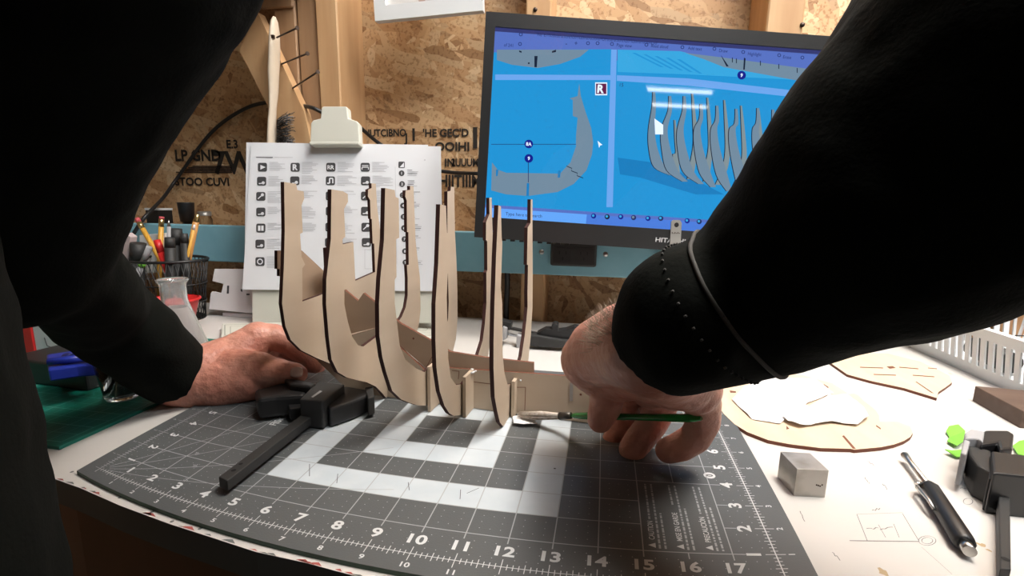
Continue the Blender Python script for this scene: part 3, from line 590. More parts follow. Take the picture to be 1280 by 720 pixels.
# picture
pic = empty('framed_picture', (.08, .54, .52), 'white framed picture hung on the wall above the monitor corner', 'picture')
A, B_ = at_y(473, 30, .53), at_y(606, 17, .53); d = (B_ - A).normalized(); u = V((-d.z, 0, d.x)); w = (B_ - A).length
fr = lambda s, t, k=0: A + d * (s * w) + u * t + V((0, -k, 0))
b = MB()
for s0, s1, t0, t1 in ((0, 1, 0, .021), (0, 1, .155, .175), (0, .11, .021, .155), (.92, 1, .021, .155)):
    b.prism([fr(s0, t0, 0), fr(s1, t0, 0), fr(s1, t1, 0), fr(s0, t1, 0)], [fr(s0, t0, .012), fr(s1, t0, .012), fr(s1, t1, .012), fr(s0, t1, .012)], WPL)
b.build('frame', pic)
b = MB(); b.prism([fr(.1, .02, .002), fr(.93, .02, .002), fr(.93, .16, .002), fr(.1, .16, .002)], [fr(.1, .02, .004), fr(.93, .02, .004), fr(.93, .16, .004), fr(.1, .16, .004)], mat('picture_paper', (.6, .58, .56), .5))
for k in range(44):
    s0, t0 = random.uniform(.12, .86), random.uniform(.022, .14); c = random.choice(((.25, .3, .15), (.4, .28, .25), (.15, .16, .18), (.5, .4, .38), (.12, .2, .1)))
    b.face([fr(s0, t0, .0042 + k * .00002), fr(s0 + .06, t0, .0042 + k * .00002), fr(s0 + .05, t0 + .012, .0042 + k * .00002), fr(s0 - .01, t0 + .01, .0042 + k * .00002)], mat('pic%d' % (int(c[0] * 100)), c, .5))
b.build('print', pic)
shf = empty('shade_shelf', (-.5, .54, .60), 'unseen pine shelf added above the frame to shade the left wall', 'shelf')  # unseen board added to keep lamp light off the left wall
b = MB(); b.b2((-1.1, .26, .60), (-.06, .5445, .618), PINE); b.build('board', shf, .002)
for x in (-.70, -.10):
    b = MB(); b.b2((x - .012, .32, .585), (x + .012, .5445, .60), PINE_D); b.build('bracket', shf)
# screws in the upper studs
for px, py, lb in ((669, 12, 'small dark screw in the stud left of the monitor centre'), (1003, 31, 'small dark screw in the stud near the monitor right corner')):
    p = at_y(px, py, .5445); b = MB(); b.lathe([(0, .002), (.0028, .0015), (.0034, 0)], p, IRON, 12, Matrix.Rotation(PI / 2, 3, 'X')); tag(b.build('wood_screw'), lb, 'screw')

# things on the blocking above the blue rail
LZ = .139
p = at_y(235, 282, .59); b = MB(); b.lathe([(0, 0), (.014, 0), (.0165, .034), (.015, .034), (.0135, .002), (0, .002)], (p.x, .59, LZ), BLK, 28); b = MB()
b.lathe([(0, 0), (.012, 0), (.0145, .036), (.0145, .038), (0, .038)], (p.x, .59, LZ + .008), BLK, 28); b.lathe([(.008, 0), (.008, .008)], (p.x, .59, LZ), BLK, 16)
tag(b.build('cup'), 'small black cup standing on the ledge beside the glass jar', 'cup')
p = at_y(257, 280, .58); jar = empty('glass_jar', (p.x, .58, LZ), 'small clear glass jar on the ledge right of the black cup', 'jar')
b = MB(); b.lathe([(.012, 0), (.0125, .014), (.010, .02), (.0095, .03)], (p.x, .58, LZ), CLEAR, 24); b.build('body', jar)
b = MB(); b.lathe([(.0115, .021), (.0115, .029), (0, .029)], (p.x, .58, LZ), mat('jar_lid', (.35, .33, .3), .4, .6), 24); b.build('lid', jar)
p = at_y(198, 270, .58); bx = empty('dark_box', (p.x, .58, LZ), 'small dark box with pale top and bottom edges on the ledge', 'box')
for h0 in (0, .030): b = MB(); b.b2((p.x - .014, .565, LZ + h0), (p.x + .014, .60, LZ + h0 + .004), WPL); b.build('edge_band', bx)
b = MB(); b.b2((p.x - .013, .566, LZ + .004), (p.x + .013, .599, LZ + .030), BLK); b.build('body', bx)

# ================================================================== PENCIL BIN
pb = at_z(205, 400, TZ); PBX, PBY = -.335, .428
binn = empty('pencil_bin', (PBX, PBY, TZ), 'black wire mesh bin crowded with pencils and pens below the blue board', 'pencil bin')
RX, RY, HB = .066, .05, .098
el = lambda a, z, k=1: V((PBX + RX * k * math.cos(a), PBY + RY * k * math.sin(a), TZ + z))
b = MB(); b.tube([el(2 * PI * k / 40, HB) for k in range(41)], .0022, BLK, 8, cap=False); b.build('rim', binn)
b = MB()
for k in range(44): b.tube([el(2 * PI * k / 44, .001, .82), el(2 * PI * (k + 3) / 44, HB)], .0006, BLK, 4); b.tube([el(2 * PI * k / 44, .001, .82), el(2 * PI * (k - 3) / 44, HB)], .0006, BLK, 4)
for z in (.001, .03, .06): b.tube([el(2 * PI * k / 40, z, .82 + .18 * z / HB) for k in range(41)], .001, BLK, 6, cap=False)
b.build('wire_mesh', binn)
b = MB(); b.face([el(2 * PI * k / 24, .0008, .82) for k in range(24)], BLK); b.build('base', binn)
def stick(name, q0, q1, dpt, r, parts, label, cat, grp=None):
    """q0 = top pixel, q1 = pixel lower down; the stick runs on to the bin floor"""
    a, c = at_y(*q0, dpt), at_y(*q1, dpt); d = (c - a).normalized(); L = (a.z - (TZ + .004)) / max(.2, -d.z)
    o = empty(name, a + d * L, label, cat, grp)
    t = 0
    for nm, l, m, rr in parts:
        e = L if l is None else t + l; bb = MB(); bb.tube([a + d * t, a + d * e], [r * rr[0], r * rr[1]], m, 12); bb.build(nm, o); t = e
    return o
GD = mat('ferrule_gold', (.6, .45, .2), .3, .9)
stick('pencil', (171, 273), (199, 322), .425, .0038, (('eraser', .007, PINK, (1, 1)), ('ferrule', .011, GD, (1.05, 1.05)), ('shaft', None, YPEN, (1, 1))), 'yellow pencil with red eraser leaning far left in the bin', 'pencil')
stick('pencil', (202, 271), (200, 318), .45, .0038, (('eraser', .004, PINK, (1, 1)), ('ferrule', .012, GD, (1.05, 1.05)), ('shaft', None, YPEN, (1, 1))), 'upright yellow pencil with gold ferrule left of the grey pen', 'pencil')
stick('pencil', (247, 268), (236, 320), .44, .0045, (('tip', .012, GD, (.6, 1)), ('shaft', None, mat('orange_wood', (.5, .24, .07), .5), (1, 1.2))), 'thick orange-brown pencil standing right-hand in the bin', 'pencil')
stick('pen', (196, 300), (204, 322), .40, .0055, (('cap', .02, RED, (.9, 1)), ('barrel', None, RED, (1, .9))), 'short red pen in the bin', 'pen')
stick('marker', (220, 286), (221, 320), .43, .0095, (('cap', .025, BLK2, (.9, 1)), ('barrel', None, BLK2, (.95, .95))), 'fat black marker in the middle of the bin', 'marker')
stick('pen', (211, 275), (211, 320), .42, .0028, (('tip', .01, STEEL, (.2, 1)), ('barrel', None, GREYP, (1, 1))), 'slim grey pointed pen beside the fat black marker', 'pen')
stick('marker', (212, 297), (213, 322), .40, .0075, (('cap', .015, BLK2, (.9, 1)), ('barrel', None, BLK2, (1, 1))), 'dark green-black pen in front of the slim grey pen', 'marker')
stick('marker', (230, 292), (232, 322), .425, .006, (('cap', .015, BLK2, (.9, 1)), ('barrel', None, BLK2, (1, 1))), 'narrow black marker right of the fat marker', 'marker')
stick('pen', (243, 281), (239, 300), .425, .0022, (('tip', .008, PAPERW, (.6, 1)), ('barrel', None, YPEN, (1, 1))), 'thin pale pen crossing the orange-brown pencil', 'pen')
stick('marker', (173, 304), (172, 330), .405, .011, (('cap', .03, BLK2, (.98, 1)), ('barrel', None, BLK2, (.95, .95))), 'wide black tube at the left of the bin', 'marker')
stick('pen', (187, 309), (170, 348), .40, .0045, (('cap', .03, GREYP, (1, 1)), ('ring', .006, LIME, (1.1, 1.1)), ('barrel', None, GREYP, (1, 1))), 'silver pen with a green band slanting left in the bin', 'pen')
b = MB(); b.ext([at_y(*q, .455) for q in ((174, 294), (207, 291), (207, 340), (176, 342))], V((0, .003, 0)), WPL); tag(b.build('white_card', None, .0008), 'white card standing behind the pencils in the bin', 'card')
b = MB(); b.ext([at_y(*q, .40) for q in ((147, 303), (156, 291), (163, 296), (158, 330), (150, 328))], V((0, .012, 0)), mat('pale_pink', (.55, .45, .45), .5)); tag(b.build('plastic_scraper', None, .001), 'pale pink and white scraper at the left of the bin', 'scraper')

# ================================================================== DOCUMENT STAND
DY = .44; lean = .24
dpn = V((0, -1, lean)).normalized(); dp0 = V((.0, DY, .10))
DPp = lambda px, py, k=0: at_pl(px, py, dp0 + dpn * k, dpn)
st = empty('document_stand', at_z(430, 415, TZ), 'cream plastic document stand with a clip on top and grooved base', 'document stand')
b = MB(); pts = [DPp(*q) for q in ((315, 192), (545, 192), (545, 404), (315, 404))]; b.ext(pts, -dpn * .004, CREAM); b.build('back_plate', st, .0012)
b = MB(); q = [at_z(*p, TZ + .010) for p in ((278, 404), (549, 400), (549, 421), (276, 421))]; b.ext(q, V((0, 0, -.0099)), CREAM)
def grv(L, w=.0012):
    P = [at_z(*p, TZ + .0102) for p in L]
    for i in range(len(P)):
        p, q_ = P[i], P[(i + 1) % len(P)]; dd = (q_ - p).normalized(); nn = V((-dd.y, dd.x, 0)) * w / 2; b.face([p + nn, p - nn, q_ - nn, q_ + nn], CREAMD)
grv([(281, 406), (546, 402), (546, 419), (281, 419)]); grv([(288, 408), (540, 405), (540, 416), (288, 417)], .0008); grv([(498, 408), (532, 408), (535, 411), (532, 413), (498, 413)], .0009)
b.build('base_tray', st, .001)
b = MB(); cl = [(393, 183), (394, 158), (397, 154), (406, 152), (407, 139), (409, 137), (437, 137), (439, 139), (440, 152), (450, 155), (453, 159), (454, 183)]
b.ext([DPp(*q, .006) for q in cl], dpn * .012, CREAM); b.ext([DPp(*q, .005) for q in ((393, 181), (454, 181), (454, 185), (393, 185))], dpn * .014, CREAM); o = b.build('clip', st, .0015)
# sheets
def sheet(k, cs, label):
    b = MB(); nu, nv = 14, 10; vs = []
    for j in range(nv + 1):
        for i in range(nu + 1):
            s, t = i / nu, j / nv; x = (cs[0][0] * (1 - s) + cs[1][0] * s) * (1 - t) + (cs[3][0] * (1 - s) + cs[2][0] * s) * t; y = (cs[0][1] * (1 - s) + cs[1][1] * s) * (1 - t) + (cs[3][1] * (1 - s) + cs[2][1] * s) * t
            vs.append(DPp(x, y, k))
    f = [[j * (nu + 1) + i, j * (nu + 1) + i + 1, (j + 1) * (nu + 1) + i + 1, (j + 1) * (nu + 1) + i] for j in range(nv) for i in range(nu)]
    b.raw(vs, f, PAPER); b.raw([v - dpn * .0003 for v in vs], [q[::-1] for q in f], PAPER); return b
sb = sheet(.0015, ((308, 178), (535, 181), (541, 360), (305, 358)), ''); tag(sb.build('paper_sheet'), 'blank rear paper sheet clipped behind the icon sheet on the cream stand', 'paper')
sb = sheet(.004, ((314, 179), (551, 183), (554, 364), (303, 362)), '')
KK = [.0044]
def PF(x, y): return DPp(x, y, KK[0])
class PB: pass
def rrect(cx_, cy_, w_, h_, r, m):
    pts = []
    for qx, qy, a0 in ((1, 1, 0), (-1, 1, PI / 2), (-1, -1, PI), (1, -1, 3 * PI / 2)):
        for k in range(4): a = a0 + k * PI / 6; pts.append(PF(cx_ + qx * (w_ / 2 - r) + r * math.cos(a), cy_ + qy * (h_ / 2 - r) + r * math.sin(a)))
    sb.face(pts, m)
ptxt = lambda t, x, y, s, m, **k: sb.text(lambda a, c: PF(x + a, y - c), t, 0, 0, s, m, **k)
def pline(pts, w, m):
    for p, q_ in zip(pts, pts[1:]): sb.line(PF, p, q_, w, m)
cols = [[(328, 209), (327, 226.5), (326, 245.5), (326, 265), (326, 285), (325, 305), (325, 327)], [(369, 209), (368.5, 226), (368, 245), (367, 265), (367, 285)], [(413.5, 209), (413, 226), (413, 245), (413, 264), (412.5, 284), (412, 303)], [(456.5, 209), (457, 226), (457, 245), (457, 264), (457.5, 284), (458, 303)]]
for ci, cl_ in enumerate(cols):
    for ri, (x, y) in enumerate(cl_):
        KK[0] = .0044; rrect(x, y, 11.5, 11, 2.2, INKD); KK[0] = .0046
        if (ci, ri) == (0, 0): sb.face([PF(x - 2.5, y - 3), PF(x + 4, y), PF(x - 2.5, y + 3)], PAPER)
        elif (ci, ri) == (1, 0): ptxt('R', x, y, 10, PAPER, bold=.04)
        elif (ci, ri) == (2, 0): ptxt('RR', x, y, 7, PAPER, bold=.03)
        elif ri == 6: sb.disc(PF, (x, y), 3.8, PAPER, 16); KK[0] = .0048; sb.disc(PF, (x, y), 2.4, INKD, 16)
        elif ri == 4 and ci == 0: [sb.face([PF(x + a, y - 3), PF(x + a + 3, y - 3), PF(x + a + 3, y + 3.5), PF(x + a, y + 3.5)], PAPER) for a in (-3.5, .5)]
        elif (ci, ri) == (3, 0): pline([(x - 4, y - 2), (x + 4, y - 2)], 1, PAPER); pline([(x - 4, y + 3), (x - 4, y), (x + 4, y), (x + 4, y + 3)], 1, PAPER)
        elif ci == 2 and ri == 1: pline([(x - 4, y + 3), (x - 1, y + 3), (x - 1, y - 3), (x + 3, y - 3), (x + 3, y + 3)], 1.6, PAPER)
        else:
            a = (-1 if ri % 2 else 1); pline([(x - 3.5, y + 3), (x + 2.5, y - 2.5 * a)], 1.3, PAPER); sb.disc(PF, (x + 2, y - 2 * a), 2.0, PAPER, 10)
        KK[0] = .0044
        rows = random.randint(5, 8)
        for k in range(rows):
            L = random.uniform(8, 21) if ci < 2 else random.uniform(8, 26)
            if L + x > 500: L = 500 - x - 9
            pline([(x + 8.5, y - 6 + k * 1.9), (x + 8.5 + L, y - 6 + k * 1.9 + .1)], .55, INKG)
x, y = 502, 206; rrect(x, y, 8, 8, 1.2, INKD); KK[0] = .0046; sb.face([PF(x - 2.5, y + 3), PF(x + 3, y - 3), PF(x + 3, y + 3)], PAPER)
for k, y in enumerate((216.5, 230, 244, 257, 271, 285, 299, 314, 328)):
    KK[0] = .0044; sb.disc(PF, (502 + k * .6, y), 3.6, INKD, 16); KK[0] = .0046; ptxt(str(k + 1), 502 + k * .6, y, 4.6, PAPER, bold=.03); KK[0] = .0044
    for r in range(4): pline([(509 + k * .6, y - 4 + r * 2.2), (509 + k * .6 + random.uniform(6, 15), y - 4 + r * 2.2)], .7, INKG if r % 2 else mat('ink_mid', (.2, .2, .22), .7))
pline([(494, 208), (496, 330)], .35, INKG); pline([(320, 196.5), (341, 196.7)], 1.1, mat('ink_mid', (.2, .2, .22), .7)); pline([(343, 196.7), (366, 196.9)], .5, INKG)
pline([(456, 312), (468, 312), (468, 336), (456, 336), (456, 312)], .4, INKG)
sb.disc(PF, (531, 200), .8, INKG, 8)
tag(sb.build('instruction_sheet'), 'white instruction sheet with rows of dark icons and grey text on the stand', 'paper')

# white die-cut box left of the stand
wb = empty('foam_holder', at_z(290, 392, TZ), 'white die-cut foam holder with a dark notch standing left of the document stand', 'holder')
PY = .455; an = V((0, -1, .25)).normalized(); wp = lambda px, py, k=0: at_pl(px, py, V((0, PY, .02)) + an * k, an)
b = MB(); b.ext([wp(*q) for q in ((268, 336), (330, 336), (330, 392), (314, 391.5), (261, 386.5), (263, 367), (265, 364), (276, 366.5), (279, 355), (265, 351.5))], an * -.008, WFOAM); b.build('front_panel', wb, .0008)
for q in (((284, 357), (286.5, 357), (286, 367), (283.5, 367)), ((301, 361), (303, 362), (303, 365), (301, 364)), ((308, 367), (312, 367), (312, 369), (308, 369))):
    b = MB(); b.ext([wp(*p, .0003) for p in q], an * .0002, INKD); b.build('slot', wb)
b = MB(); b.b2((-.265, .458, TZ), (-.20, .50, TZ + .006), WFOAM); b.build('base', wb, .001)

# ================================================================== FLASK and left bench things
fx, fy = -.112, .222; fl = empty('conical_flask', (fx, fy, TZ), 'cloudy glass conical flask with white volume marks behind the left forearm', 'flask')
pr = [(0, 0), (.030, 0), (.0335, .003), (.034, .007), (.0315, .018), (.0135, .078), (.0125, .083), (.0125, .100), (.0145, .1035), (.0155, .105), (.0145, .1065), (.0115, .105), (.0108, .098), (.0108, .083), (.0118, .078), (.0298, .018), (.032, .007), (.030, .0025), (0, .002)]
b = MB(); b.lathe(pr, (fx, fy, TZ), GLASS, 48); b.build('glass_body', fl)
b = MB(); b.lathe([(0, .003), (.0293, .003), (.0312, .008), (.0290, .019), (.0118, .074), (.0112, .0745), (.028, .019), (.030, .008), (.028, .004), (0, .004)], (fx, fy, TZ), FROST, 48); o = b.build('residue', fl); o['label'] = 'cloudy pinkish film inside the glass'
b = MB(); dv = (V((CAM.x, CAM.y, 0)) - V((fx, fy, 0))).normalized(); sd = V((-dv.y, dv.x, 0))
def ff(x, y): 
    h = .052 + y; r = .0315 + (.0135 - .0315) * (h - .018) / .06 + .0004; a = (-.008 + x) / r
    return V((fx, fy, TZ + h)) + dv * (r * math.cos(a)) + sd * (r * math.sin(a))
b.text(ff, 'mL', .001, .0, .0065, MATW, bold=.02); b.text(ff, '125', .002, -.0075, .0065, MATW, bold=.02); b.build('marking', fl)
cup = empty('red_cup', (-.262, .36, TZ), 'red plastic cup between the flask and the pencil bin', 'cup')
b = MB(); b.lathe([(0, .001), (.024, .001), (.036, .047), (.037, .049), (.035, .048), (.023, .003), (0, .003)], (-.262, .36, TZ), RED, 40); b.build('bowl', cup)
b = MB(); b.lathe([(.036, .046), (.0385, .047), (.0385, .049), (.036, .050)], (-.262, .36, TZ), RED, 40); b.build('rim', cup)
gl = at_z(155, 500, TZ); vj = empty('glass_tumbler', (gl.x, gl.y, 0), 'small clear glass tumbler standing on the green mat under the left sleeve', 'glass')
b = MB(); c = (gl.x, gl.y, 0.0002); b.lathe([(0, 0), (.0135, 0), (.0145, .003), (.0205, .046), (.0195, .046), (.0135, .006), (0, .005)], c, CLEAR, 36); b.build('body', vj)
b = MB(); b.lathe([(.006, .006), (.006, .02)], c, STEEL, 16); b.box(V(c) + V((-.004, .004, .018)), (.004, .010, .022), GREYP); o = b.build('contents', vj); o['label'] = 'small steel bits inside'
k0 = at_z(127, 488, TZ); kb = empty('black_case', (k0.x - .05, k0.y, 0), 'low black plastic case on the green mat at the left edge', 'case')
Rk = Matrix.Rotation(math.radians(-4), 3, 'Z')
b = MB(); b.box((k0.x - .055, k0.y + .028, .0125), (.11, .07, .025), BLK, Rk); b.build('body', kb, .002)
b = MB(); b.box((k0.x - .035, k0.y - .0095, .016), (.012, .002, .004), GREYP, Rk); o = b.build('highlight', kb); o['label'] = 'painted pale latch'  # pale bar drawn for the highlight at the case's notch
bp = empty('spring_clamp', (k0.x - .05, k0.y + .03, .026), 'blue plastic spring clamp lying on the black case', 'clamp')
b = MB(); z1 = .0375
b.ext([at_z(*q, z1) for q in ((58, 443), (92, 438), (118, 449), (122, 455), (96, 457), (60, 462))], V((0, 0, -.0115)), BLUEP); b.build('jaw', bp, .0015)
b = MB(); b.tube([at_z(60, 452, .042), at_z(112, 447, .042)], .0035, BLUEP, 10); b.build('handle', bp)
b = MB(); b.tube([at_z(84, 448, .040), at_z(92, 449, .0405)], .0055, mat('navy', (.01, .015, .1), .4), 12); b.build('spring', bp)
wbx = empty('white_carton', (-.33, .30, TZ), 'white carton with a red end showing between body and left sleeve', 'carton')
pp = at_z(50, 447, 0)
b = MB(); b.b2((pp.x - .004, pp.y, .0002), (pp.x + .075, pp.y + .06, .048), mat('carton_white', (.62, .62, .64), .6)); b.build('body', wbx, .001)
b = MB(); b.b2((pp.x - .030, pp.y - .002, .0002), (pp.x - .004, pp.y + .062, .052), RED); o = b.build('end_panel', wbx, .001); o['label'] = 'red end panel'
b = MB(); b.tube([V((pp.x + .012, pp.y - .0004, .026)), V((pp.x + .014, pp.y - .0004, .016)), V((pp.x + .024, pp.y - .0004, .013))], .0005, INKD, 6); b.build('printed_line', wbx)

# ================================================================== BAR CLAMPS
def pz(b, pts, zt, zb, m=BLK): P = [at_z(*q, zt) for q in pts]; b.prism([V((p.x, p.y, zb)) for p in P], P, m)
c1 = empty('bar_clamp', at_z(420, 505, 0), 'black bar clamp lying on the grey mat and gripping the keel by the left hand', 'clamp')
b = MB(); pz(b, ((273, 596), (284, 601), (424, 494), (412, 492)), .011, .0035, BLK2); b.build('bar', c1, .0006)
b = MB(); p = at_z(292, 588, .0112); b.lathe([(0, .0001), (.0016, .0001)], p, mat('slot_dark', (.002, .002, .002), .8), 12); p = at_z(301, 580, .0112); b.lathe([(0, .0001), (.0013, .0001)], p, mat('slot_dark', (.002, .002, .002), .8), 12); b.build('pin_hole', c1)
b = MB(); pz(b, ((374, 499), (397, 476), (431, 480), (403, 502)), .026, .0012, BLK2); th1 = b.build('trigger_housing', c1, .0015)
b = MB(); P = [at_z(*q, .0263) for q in ((389, 496), (400, 488), (403, 489), (391, 497))]; b.face(P, GREYP); b.build('highlight_strip', th1)  # pale strip painted as a highlight on the housing top
b = MB(); pz(b, ((402, 502), (431, 482), (462, 487), (462, 493), (440, 502), (412, 511)), .018, .0012); b.build('fixed_jaw', c1, .002)
b = MB(); pz(b, ((318, 487), (352, 478), (376, 477), (392, 480), (380, 494), (345, 496), (322, 499)), .022, .003); b.build('handle', c1, .003)
b = MB(); pz(b, ((355, 472), (372, 474), (396, 478), (388, 483), (362, 480)), .028, .018); b.build('trigger', c1, .002)
b = MB(); pz(b, ((360, 506), (366, 501), (384, 501), (378, 509), (362, 511)), .014, .003); b.build('release_lever', c1, .001)
b = MB(); pz(b, ((456, 484), (466, 482), (468, 495), (460, 498)), .020, .003, BLK2); b.build('jaw_pad', c1, .001)

c2 = empty('bar_clamp', at_z(1255, 600, TZ), 'black bar clamp with pale grey pads lying right of the screwdriver', 'clamp')
b = MB(); pz(b, ((1248, 596), (1262, 596), (1264, 712), (1250, 711)), .010, TZ + .003, BLK2); b.build('bar', c2, .0006)
b = MB(); p = at_z(1257, 699, .0101); b.disc(lambda x, y: V((x, y, .0102)), (p.x, p.y), .0018, mat('slot_dark', (.002, .002, .002), .8), 14); b.build('pin_hole', c2)
b = MB(); pz(b, ((1239, 563), (1300, 571), (1300, 597), (1241, 591)), .026, TZ); b.build('trigger_housing', c2, .0015)
b = MB(); pz(b, ((1237, 586), (1241, 591), (1300, 597), (1300, 606), (1262, 603), (1236, 598)), .020, TZ, BLK2); b.build('housing_lip', c2, .001)
b = MB(); pz(b, ((1224, 541), (1232, 537), (1260, 537), (1268, 542), (1266, 560), (1250, 562), (1247, 553), (1226, 556)), .024, .004); b.build('fixed_jaw', c2, .002)
b = MB(); pz(b, ((1251, 553), (1262, 553), (1262, 570), (1252, 570)), .018, .004, BLK2); b.build('jaw_neck', c2)
b = MB(); pz(b, ((1209, 556), (1220, 558), (1239, 563), (1241, 592), (1222, 582), (1212, 568)), .020, TZ, BLK2); b.build('sliding_jaw', c2, .0015)
for q in (((1206, 541), (1214, 536), (1231, 539), (1229, 552), (1222, 548), (1207, 548)), ((1201, 566), (1205, 549), (1213, 551), (1211, 559), (1208, 568))):
    b = MB(); pz(b, q, .026, .002, GREYP); o = b.build('jaw_pad', c2, .001); o['label'] = 'pale grey rubber pad'
b = MB(); b.tube([at_z(1272, 590, .012), at_z(1300, 606, .010), at_z(1330, 600, .010)], [.006, .008, .009], BLK, 14); b.build('handle', c2)
for i, (q, lb) in enumerate(((((1183, 538), (1186, 533), (1198, 530), (1207, 537), (1204, 553), (1196, 558), (1184, 551), (1187, 545)), 'lime green tape scrap beside the upper grey clamp pad'), (((1181, 563), (1190, 563), (1206, 562), (1208, 570), (1196, 570)), 'thin lime green tape strip left of the lower grey clamp pad'), (((1266, 556), (1274, 551), (1300, 547), (1300, 575), (1272, 568)), 'lime green tape scrap behind the clamp housing'), (((1262, 612), (1272, 611), (1300, 622), (1300, 645), (1278, 628)), 'lime green tape scrap under the clamp right of its bar'))):
    b = MB(); P = [at_z(*p, TZ + .0025 + .001 * random.random()) for p in q]; P = [V((p.x, p.y, p.z + random.uniform(-.0012, .0015))) for p in P]; b.prism([p - V((0, 0, .0008)) for p in P], P, LIME)
    tag(b.build('tape_scrap'), lb, 'tape')
# clamp at the back of the bench (standing on its edge)
c3 = empty('bar_clamp', at_z(690, 434, TZ), 'black bar clamp lying at the back of the bench behind the ship ribs', 'clamp')
q9 = lambda L: [(610 + x / 9.846, 390 + y / 9.846) for x, y in L]
def vy(b, L, y, th, m): P = [at_y(*q, y) for q in q9(L)]; b.ext(P, V((0, th, 0)), m)
b = MB(); vy(b, [(590, 268), (700, 212), (788, 215), (780, 165), (800, 148), (840, 148), (860, 165), (860, 235), (960, 222), (1060, 185), (1110, 195), (1133, 225), (1120, 290), (1050, 340), (930, 350), (780, 320)], .392, .018, BLK); b.build('handle', c3, .0012)
b = MB(); vy(b, [(500, 290), (640, 300), (900, 345), (1000, 350), (985, 410), (930, 443), (770, 440), (500, 420)], .385, .02, BLK2); b.build('trigger_housing', c3, .0012)
b = MB(); vy(b, [(250, 185), (620, 262), (620, 290), (250, 215)], .40, .006, BLK2); b.build('bar', c3)
b = MB(); vy(b, [(120, 95), (180, 110), (285, 140), (275, 225), (230, 225), (170, 185), (110, 180)], .395, .016, BLK); b.build('fixed_jaw', c3, .001)
for L in ([(180, 180), (235, 200), (222, 335), (180, 350)], [(350, 290), (415, 300), (402, 445), (345, 440)]):
    b = MB(); vy(b, L, .39, .016, GREYP); o = b.build('jaw_pad', c3, .001); o['label'] = 'pale grey rubber pad'
b = MB(); vy(b, [(960, 350), (1130, 340), (1130, 400), (990, 395)], .39, .010, mat('zinc_strap', (.4, .4, .4), .4, .6)); b.build('bar_end', c3)
b = MB(); vy(b, [(235, 265), (370, 300), (370, 315), (235, 285)], .40, .006, GREYP); b.build('guide_rod', c3)

# ================================================================== RIGHT-SIDE BENCH THINGS
# steel block
A, B_ = at_z(992, 620, TZ), at_z(1031, 622, TZ); d = (B_ - A).normalized(); u = V((-d.y, d.x, 0)); w = (B_ - A).length
b = MB(); lp = [A, B_, B_ + u * w * 1.1, A + u * w * 1.1]; b.ext(lp, V((0, 0, w * .98)), STEELB)
pq = A.lerp(B_, .68) - u * .0001 + V((0, 0, w * .42)); 
for k in range(4): b.box(pq + d * (k * .0012) + V((0, 0, random.uniform(-.0004, .0008))), (.0009, .0002, .0011), IRON)
tag(b.build('steel_block', None, .0006), 'small square steel weight with a brown mark beside the grey mat', 'weight')
# screwdriver
sdv = empty('pocket_screwdriver', at_z(1170, 620, TZ), 'pocket screwdriver with black handle, steel blade and pen clip lying on the bench', 'screwdriver')
Z0 = TZ + .0058; T0, T1, T2, T3 = at_z(1131, 569, Z0), at_z(1160, 607, Z0), at_z(1207, 681, Z0), at_z(1209, 688, Z0)
b = MB(); dd = (T1 - T0).normalized(); b.tube([T0, T0 + dd * .008, T0 + dd * .0085, T1], [.0028, .0021, .002, .0021], STEEL, 14); sdn = V((-dd.y, dd.x, 0)); b.build('blade', sdv)
dh = (T2 - T1).normalized(); b = MB(); b.tube([T1 - dh * .001, T1 + dh * .003, T1 + dh * .004, T2 - dh * .002, T2], [.0036, .0052, .0056, .0056, .0045], BLK, 8); sh = b.build('handle', sdv)
b = MB(); b.tube([T2 - dh * .001, T2 + dh * .006], .0033, STEEL, 16); b.build('end_cap', sh)
sn = V((dh.y, -dh.x, 0)); sn = sn if sn.x < 0 else -sn
b = MB(); c0 = T1 + dh * .004; b.tube([c0 + sn * .006 - dh * .002, c0 + sn * .0085 + dh * .006 + V((0, 0, .002)), c0 + sn * .007 + dh * .022 + V((0, 0, .003)), c0 + sn * .0058 + dh * .03 + V((0, 0, .001))], [.0012, .0014, .0012, .0009], STEEL, 8)
b.tube([c0 + sn * .0045 + V((0, 0, .003)), c0 + sn * .009 + dh * .004 + V((0, 0, .003))], .0013, STEEL, 8); b.build('pocket_clip', sh)
# plywood parts lying on the bench
ZP = TZ + .0032
def ply_flat(pts, name, label, slots=()):
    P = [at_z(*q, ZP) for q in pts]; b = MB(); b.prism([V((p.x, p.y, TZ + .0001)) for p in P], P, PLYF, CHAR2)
    for s in slots:
        b.face([at_z(*q, ZP + .0001) for q in s], CHAR2)
    return tag(b.build(name), label, 'plywood part')
def sl(x0, y0, x1, y1, w=1.0):
    return ((x0, y0 - w / 2), (x1, y1 - w / 2), (x1, y1 + w / 2), (x0, y0 + w / 2))
ply_flat([(890, 478), (891, 492), (896, 505), (905, 517.5), (918, 530), (934, 540), (960, 550), (986, 555), (1026, 560), (1063, 561), (1068, 562), (1101, 559), (1118, 555.5), (1130, 551), (1138, 546), (1141, 541), (1138, 533), (1122, 527), (1100, 526.5), (1099, 519.6), (1095, 513), (1088, 507), (1080, 501), (1073, 494), (1067.5, 491.7), (1061, 492.5), (1040, 479), (1000, 468), (930, 466)], 'plywood_part', 'large curved plywood part with burnt brown rim under white paper scraps',
         [((1052.5, 545), (1055, 544), (1070, 561), (1066, 561)), ((983, 532), (987, 536), (983, 537)), ((912, 488), (920, 489), (920, 491), (913, 491)), ((1030, 480), (1036, 484), (1034, 486), (1028, 482)), sl(1095, 532, 1101, 536, 2)])
